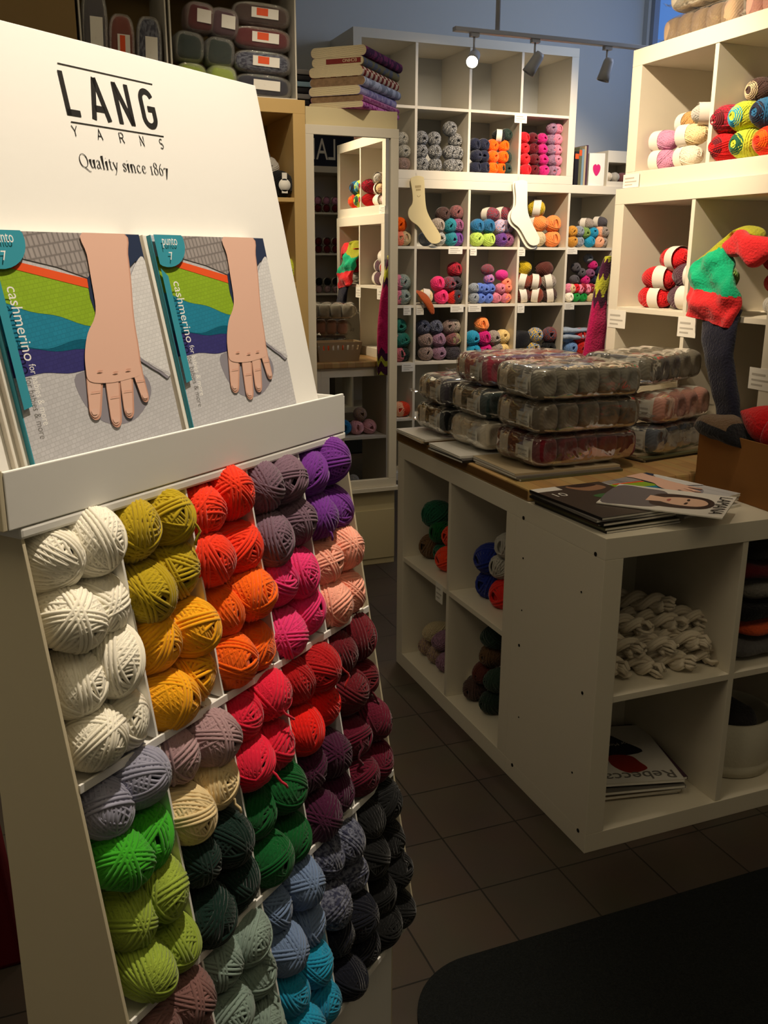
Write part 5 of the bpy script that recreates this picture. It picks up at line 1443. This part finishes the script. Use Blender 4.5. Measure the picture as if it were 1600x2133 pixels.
# ------------------------------------------------------------------ back shelf: sock forms, books, price cards
def sock_outline(s=1.0, flip=False):
    pts = [(-.036, .185), (-.030, .205), (0, .214), (.030, .205), (.036, .185), (.034, .06), (.040, .0), (.060, -.055), (.098, -.135), (.104, -.165), (.096, -.188), (.072, -.196), (.048, -.188), (.026, -.160), (-.012, -.085), (-.050, -.045), (-.064, -.012), (-.058, .025), (-.036, .06), (-.032, .12)]
    return blob(pts, 5)
M['sock_wood'] = mat('pale_plywood', (234, 216, 164), .55, .25, vary=.05, vscale=12); M['sock_white'] = mat('white_board', (246, 240, 224), .5, .3)
def sock(x, z, y, m, label, ang=0, k=1.0, marks=True):
    r = thing('sock_blocker', label, 'sock form', (x, y, z), 0, 'sock forms on the back shelf'); r.rotation_euler = (0, R_(ang), 0)
    MB().prism([(a * k * 1.25, b * k) for a, b in sock_outline()], -.003, .003, 'y').build('board', m, r, .0006)
    MB().tube([(0, -.001, .198 * k), (0, .001, .225 * k), (.002, .003, .245 * k)], .0012, 5).build('hanging_cord', M['paper'], r)
    if marks:
        mb = MB().lathe([(0, 0), (.003, 0)], 10, cap=False)
        e = MB()
        for i in range(8): e.box(-.018 + i * .0048, -.0155 + i * .0048, -.0035, -.0031, .138, .152)
        for i in range(7): e.box(-.014 + i * .0044, -.0118 + i * .0044, -.0035, -.0031, .122, .133)
        e.tube([(.010 * math.cos(a), -.0035, .098 + .010 * math.sin(a)) for a in [PI + PI * i / 8 for i in range(9)]], .0008, 4)
        e.build('stamped_mark', M['card_brown'], r)
    return r
sock(1.180, 1.632, 3.700, M['sock_wood'], 'pale wooden sock form hanging in front of the back shelf', -6, .96)
sock(1.868, 1.630, 3.694, M['sock_white'], 'white sock form hanging in front, covering the other white one', -4, .96, False)
sock(1.858, 1.618, 3.708, M['sock_white'], 'white sock form hanging behind the front white one', -3, 1.0, False)
# price cards on shelf edges
def card(x, z, w, h, lab, y=3.7222, parent=None, ax='back'):
    r = thing('price_card', lab, 'price card', (x, y, z), 0 if ax == 'back' else -PI / 2, 'price cards on the shelf edges')
    bx('card', M['paper_white'], r, -w / 2, w / 2, -.0012, 0, -h, 0)
    e = MB().box(-w * .38, w * .2, -.0016, -.0013, -h * .35, -h * .25).box(-w * .38, w * .35, -.0016, -.0013, -h * .6, -h * .52).box(-w * .38, w * .1, -.0016, -.0013, -h * .82, -h * .74)
    e.build('print', M['paper_print'], r)
    return r
card(0, .388, .05, .062, 'small price card hanging in the island shelf facing the aisle', ax='side').location = (.0019, .842, .405)
card(2.0 - .15, 2.215, .085, .052, 'price card hanging at the divider between orange and magenta balls', 3.7222)
for (x, z, w, h, lab) in ((1.432, 1.440, .095, .045, 'wide price card under the teal and violet balls'), (1.555, 1.438, .045, .052, 'small price card under the lime balls'), (1.895, 1.436, .050, .052, 'small price card under the white sock form'), (2.265, 1.436, .080, .038, 'price card under the ochre and turquoise balls'),
                          (1.115, 1.088, .05, .055, 'price card under the sea grey balls beside the mirror'), (1.20, 1.088, .05, .055, 'price card beside the hanging rust scarf'), (1.452, 1.090, .09, .045, 'wide price card under the charcoal balls'), (1.575, 1.090, .09, .045, 'wide price card under the cornflower balls'), (1.907, 1.088, .05, .055, 'price card under the white-banded brown balls'), (2.268, 1.090, .075, .042, 'price card under the small white and green balls'),
                          (1.125, .742, .085, .052, 'price card under the bottle green balls beside the mirror')):
    card(x, z, w, h, lab, 3.7222)
for (y, z, w, h, lab, x) in ((1.085, 1.644, .085, .042, 'price card on the bright top edge of the right shelf', .7815), (1.095, 1.208, .10, .060, 'price card under the red skeins on the right shelf', .7698), (.735, 1.205, .085, .060, 'price card under the striped knit on the right shelf', .7718), (.405, 1.085, .09, .060, 'price card stuck low on the right shelf post', .7698)):
    card(.0, z, w, h, lab, y, ax='side').location = (x, y, z)
# books and small boxes on top of the back shelf
bz = 1.8205
for i, (t, h, c, lab) in enumerate(((.028, .20, 'black', 'black book with orange spine label, left end of the book row'), (.020, .225, 'olive', 'olive book second in the row on the back shelf'), (.016, .215, 'sky', 'grey-blue book third in the row on the back shelf'), (.014, .235, 'sand', 'sand coloured book fourth in the row'), (.012, .24, 'plum', 'plum book last in the row before the white box'))):
    x = 2.258 + sum([.028, .020, .016, .014, .012][:i]) + i * .0012
    b = thing('book', lab, 'book', (x, 3.735, bz), 0, 'books on top of the back shelf')
    bx('pages', M['paper_white'], b, .001, t - .001, .003, .16, .002, h - .002); mb = MB().box(0, .001, 0, .162, 0, h).box(t - .001, t, 0, .162, 0, h).box(0, t, -.001, .0005, 0, h)
    mb.build('cover', MAGC[c], b)
    if i in (0, 1): bx('spine_label', M['orange_label'], b, .001, t - .001, -.0018, -.0011, h * .78, h * .93)
wb = thing('gift_box', 'white box printed with a pink heart on the back shelf', 'box', (2.368, 3.74, bz), R_(-12))
bx('box_body', M['paper_white'], wb, 0, .105, 0, .12, 0, .195, .001)
MB().prism([(.052 + a, .10 + b) for a, b in blob([(0, -.042), (.022, -.012), (.024, .018), (.008, .03), (0, .022), (-.008, .03), (-.024, .018), (-.022, -.012)], 3)], -.0014, -.0005, 'y').build('heart_print', mat('heart_pink', (206, 30, 110), .5), wb)
sb = thing('cube_box', 'small open white cube on the back shelf top with yarn inside', 'box', (2.50, 3.73, bz), 0)
mb = MB().box(0, .008, 0, .2, 0, .215).box(.20, .208, 0, .2, 0, .215).box(.008, .20, 0, .2, 0, .03).box(.008, .20, 0, .2, .145, .215).box(.008, .20, .195, .2, .03, .145); mb.build('carcass', M['laminate'], sb)
for i, c in enumerate(('oatmeal', 'light grey', 'rosewood')):
    skein((2.538 + i * .058, 3.79, bz + .061), .028, c, f'{c} skein standing in the small white cube box', 'skeins in the small cube box', 0, band=False)

# bags on top of the right shelf
zz = 2.0235
def topbag(y, lay, c, where, x=.975, yaw=0.0):
    yarn_bag((x, y, zz + .047 + lay * .0945), PI / 2 + yaw, c, where, nx=5, full=True, tagcard=False, label=f'clear bag of {c} skeins on top of the right shelf, {where}')
topbag(.93, 0, 'light brown', 'at the far end'); topbag(.565, 0, 'rose brown', 'nearer the viewer'); topbag(.90, 1, 'oatmeal', 'second layer far end', yaw=.06); topbag(.55, 1, 'peach', 'second layer near end', yaw=-.05)
# dark red bag standing behind the display
db = thing('shopping_bag', 'dark red bag on the floor at the left edge, behind the display', 'bag', (-1.42, .19, 0.0), R_(2))
M['bag_red'] = mat('dark_red_cloth', (96, 18, 26), .8, .1)
MB().prism([(-.16, 0), (.16, 0), (.13, .38), (-.13, .38)], -.09, .09, 'y').build('body', M['bag_red'], db, .01)
MB().tube([(-.07, -.095, .33), (-.06, -.10, .45), (0, -.10, .50), (.06, -.10, .45), (.07, -.095, .33)], .008, 8).build('handle', M['bag_red'], db)

# ------------------------------------------------------------------ track light
tk = thing('track_light', 'white ceiling track carrying three small spotlights above the back shelf', 'track light', (.78, 2.45, 2.335))
bx('rail', M['lamp_grey'], tk, 0, 2.1, -.017, .017, 0, .018, .002)
MB().tube([(.215, 0, .018), (.215, 0, .965)], .011, 10).build('drop_rod', M['lamp_grey'], tk)
def spot(x, aim, lit):
    j = MB().box(x - .02, x + .02, -.012, .012, -.016, 0).tube([(x, 0, -.016), (x, 0, -.075)], .005, 8).build('spot_stem', M['lamp_grey'], tk)
    d = Vector(aim).normalized(); q = d.to_track_quat('-Z', 'Y')
    hd = MB().lathe([(.0, .05), (.018, .05), (.024, .035), (.027, -.02), (.030, -.05), (.026, -.050), (.022, -.035)], 24, cap=False).build('spot_head', M['lamp_grey'], tk)
    hd.location = (x, 0, -.10); hd.rotation_euler = q.to_euler()
    MB().lathe([(0, 0), (.026, 0), (.020, .006), (0, .008)], 24, cap=False).build('bulb', M['bulb'] if lit else M['bulb_off'], hd, loc=(0, 0, -.044))
spot(.10, (-.55, -.75, -.55), True); spot(.41, (-.45, .25, -.8), False); spot(.80, (-.2, .15, -.9), False)
# ------------------------------------------------------------------ light
def spotlight(name, loc, target, power, col, size=60, blend=.6, radius=.03):
    l = bpy.data.lights.new(name, 'SPOT'); l.energy = power; l.color = col; l.spot_size = R_(size); l.spot_blend = blend; l.shadow_soft_size = radius
    o = bpy.data.objects.new(name, l); link(o); o.location = loc
    o.rotation_euler = (Vector(target) - Vector(loc)).to_track_quat('-Z', 'Y').to_euler(); return o
def arealight(name, loc, target, power, col, sx, sy):
    l = bpy.data.lights.new(name, 'AREA'); l.energy = power; l.color = col; l.shape = 'RECTANGLE'; l.size = sx; l.size_y = sy
    o = bpy.data.objects.new(name, l); link(o); o.location = loc
    o.rotation_euler = (Vector(target) - Vector(loc)).to_track_quat('-Z', 'Y').to_euler(); return o
WARM = (1.0, .80, .56); WARM2 = (1.0, .84, .64)
spotlight('spot_display', (-.66, -.74, 2.80), (-.98, -.40, 1.42), 132, (1, .86, .68), 52, .9, .03)
spotlight('spot_right_shelf', (-.45, .55, 2.75), (.85, .90, 1.62), 270, WARM, 44, .9, .03)
spotlight('spot_back_left', (1.00, 2.30, 2.9), (1.20, 3.8, 1.62), 112, WARM, 58, .9, .03)
spotlight('spot_back_right', (1.75, 2.30, 2.9), (2.0, 3.8, 1.66), 225, WARM, 54, .95, .03)
spotlight('spot_lit_lamp', (.86, 2.41, 2.21), (.25, 1.2, 1.4), 16, WARM, 70, .7, .025)
spotlight('spot_island', (.1, -.1, 3.1), (.30, .62, .9), 50, WARM2, 40, .95, .05)
spotlight('spot_birch_shelf', (-.35, .75, 2.9), (-.05, 2.2, 1.55), 80, WARM2, 46, .95, .04)  # added spot without a fixture, brightens the birch shelf and crates
arealight('ceiling_fill', (-.3, .6, 3.25), (-.3, .6, 0), 7, (1, .82, .52), 2.4, 2.4)  # broad warm fill added below the ceiling, no fixture there
arealight('ceiling_fill', (.1, -1.9, 3.2), (.15, -1.5, 0), 8, (1, .82, .52), 1.6, 1.0)  # unseen fill added near the camera, brightens the island cubbies
arealight('ceiling_fill', (-2.2, -.9, 3.2), (-2.0, -.8, 0), 13, (1, .83, .55), 1.2, 1.2)  # unseen fill added on the left, lifts the display's side panel
arealight('evening_daylight', (2.96, 2.85, 2.75), (1.8, 3.6, 2.4), 21, (.68, .79, 1.0), 2.2, .75)
w = bpy.data.worlds.new('world'); SC.world = w; w.use_nodes = True
w.node_tree.nodes['Background'].inputs[0].default_value = (.25, .38, .62, 1); w.node_tree.nodes['Background'].inputs[1].default_value = .2

# ------------------------------------------------------------------ camera
cd = bpy.data.cameras.new('camera'); cam = bpy.data.objects.new('camera', cd); link(cam)
cd.sensor_fit = 'HORIZONTAL'; cd.sensor_width = 36.0; cd.lens = 1940.63 / 1600 * 36.0; cd.clip_start = .02
ya, pi_, ro = R_(21.81862895), R_(15.37867102), R_(0.26670843)
f = Vector((math.sin(ya) * math.cos(pi_), math.cos(ya) * math.cos(pi_), -math.sin(pi_)))
r0 = Vector((math.cos(ya), -math.sin(ya), 0)); u0 = r0.cross(f)
rr = r0 * math.cos(ro) + u0 * math.sin(ro); uu = -r0 * math.sin(ro) + u0 * math.cos(ro)
m3 = Matrix((rr, uu, -f)).transposed().to_4x4()
cam.matrix_world = Matrix.Translation((-1.1706514, -1.62118648, 1.38226276)) @ m3
SC.camera = cam
vs = SC.view_settings
vs.view_transform = 'Standard'; vs.look = 'None'; vs.gamma = 1.0; vs.exposure = 0.0; vs.use_curve_mapping = False
SC.cycles.max_bounces = 6; SC.cycles.diffuse_bounces = 3; SC.cycles.glossy_bounces = 4; SC.cycles.transparent_max_bounces = 16
SC.cycles.caustics_reflective = False; SC.cycles.caustics_refractive = False
SC.cycles.sample_clamp_indirect = 4.0
